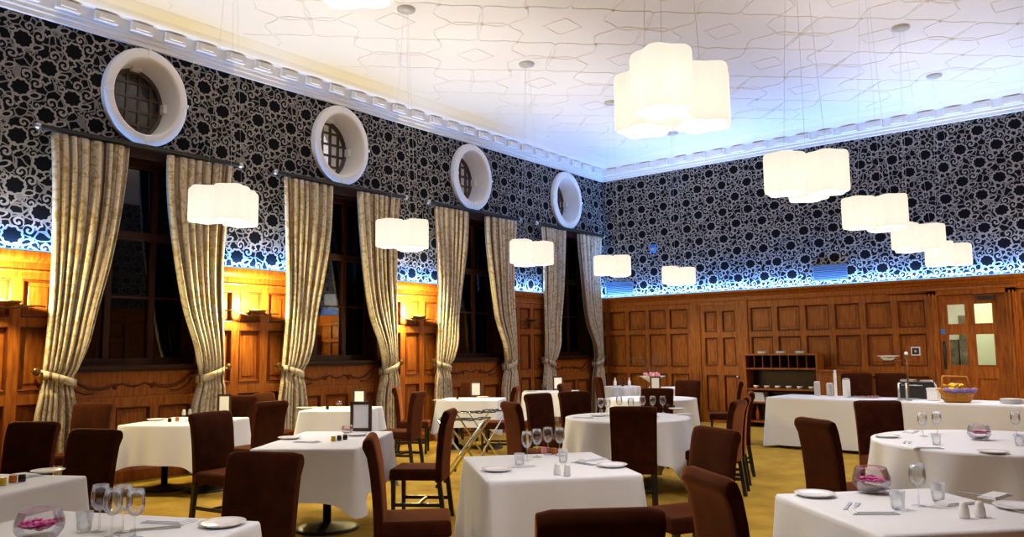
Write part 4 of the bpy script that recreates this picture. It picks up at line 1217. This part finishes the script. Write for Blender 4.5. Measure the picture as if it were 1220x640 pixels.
# basket
bp_ = on_buf(1141, .60)
t = thing('wicker_basket', 'golden wicker basket with square handle, filled with yellow packets', 'basket', bp_, A(34))
m = MB(); prof = []
m.lathe([(.15, 0), (.17, .02), (.20, .10), (.235, .165), (.245, .175), (.225, .165), (.19, .09), (.16, .02), (0, .015)], 40, capa=True, sx=1.0, sy=.62); m.build('body', M_wicker, t)
m = MB()
for k in range(5):
    zz = .03+k*.032; rr = .173+.013*k+.004
    m.tube([(rr*1.0*math.cos(a), rr*.62*math.sin(a), zz) for a in [2*PI*q/32 for q in range(32)]], .006, 5, closed=True)
m.tube([(.243*math.cos(a), .243*.62*math.sin(a), .172) for a in [2*PI*q/36 for q in range(36)]], .011, 6, closed=True)
m.build('weave', M_wicker, t)
m = MB(); m.tube([(-.19, 0, .10), (-.175, 0, .33), (-.165, 0, .345), (.13, 0, .335), (.14, 0, .32), (.19, 0, .12)], .011, 6); m.build('handle', M_wicker, t)
rnd = random.Random(9)
for k in range(14):
    a = rnd.uniform(0, 6.28); q = rnd.uniform(0, .13)
    m = MB(); m.cbox(0, 0, 0, .10, .07, .025, 0, 0)
    o = m.build('sugar_packet' if False else 'snack_packet', M_yellow, None, bevel=.008)
    o.location = bp_+Vector((q*math.cos(a), q*.6*math.sin(a), .175+.07*rnd.random())); o.rotation_euler = (rnd.uniform(-.5, .5), rnd.uniform(-.4, .4), rnd.uniform(0, 3))
    tag(o, 'yellow packet heaped in the wicker basket', 'packet', 'yellow packets in the basket')
m = MB(); n = 16; prev = None
ca, sa = math.cos(A(34)), math.sin(A(34))
for k in range(n+1):
    u = -.20+.40*k/n; y1 = -.155*math.sqrt(max(0, 1-(u/.26)**2)); z = .165+.012*math.sin(k*1.3)
    a = (m.bm.verts.new((u, y1-.018, z-.035)), m.bm.verts.new((u, y1-.012, z+.012)), m.bm.verts.new((u, y1+.05, z+.02)))
    if prev:
        m.face([prev[0], a[0], a[1], prev[1]], True); m.face([prev[1], a[1], a[2], prev[2]], True)
    prev = a
o = m.build('folded_cloth', M_purple, None, bp_, A(34)); sd = o.modifiers.new('s', 'SOLIDIFY'); sd.thickness = .008
tag(o, 'purple cloth draped over the front rim of the wicker basket', 'cloth')
# plates at the right end
pp = on_buf(1206, .45)
for k in range(5):
    m = MB(); m.lathe([(0, .004), (.09, .004), (.135, .016), (.14, .013), (.09, 0), (0, 0)], 30)
    tag(m.build('dinner_plate', M_china, None, pp+Vector((0, 0, k*.011))), 'white dinner plate stacked at the right end of the buffet, %s' % ('lowest', 'second lowest', 'middle', 'second highest', 'topmost')[k], 'plate', 'dinner plates on the buffet')

# ------------------------------------------------------------------ camera, world, view
cd = bpy.data.cameras.new('camera'); cam = bpy.data.objects.new('camera', cd); COL.objects.link(cam)
cd.sensor_width = 36; cd.lens = F*36/1220; cd.clip_start = .02; cd.clip_end = 100
M3 = Matrix((RX, RY, RZ))
cam.matrix_world = Matrix.Translation(CAM) @ M3.to_4x4()
scene.camera = cam
w = bpy.data.worlds.new('night'); scene.world = w; w.use_nodes = True
w.node_tree.nodes['Background'].inputs[0].default_value = (.004, .006, .012, 1); w.node_tree.nodes['Background'].inputs[1].default_value = 1
vs = scene.view_settings
vs.view_transform = 'Standard'; vs.look = 'None'; vs.exposure = 0.36; vs.gamma = 1; vs.use_curve_mapping = False
scene.cycles.use_denoising = True
scene.cycles.sample_clamp_indirect = 4
scene.cycles.max_bounces = 7
scene.cycles.transparent_max_bounces = 16
scene.cycles.caustics_reflective = False; scene.cycles.caustics_refractive = False
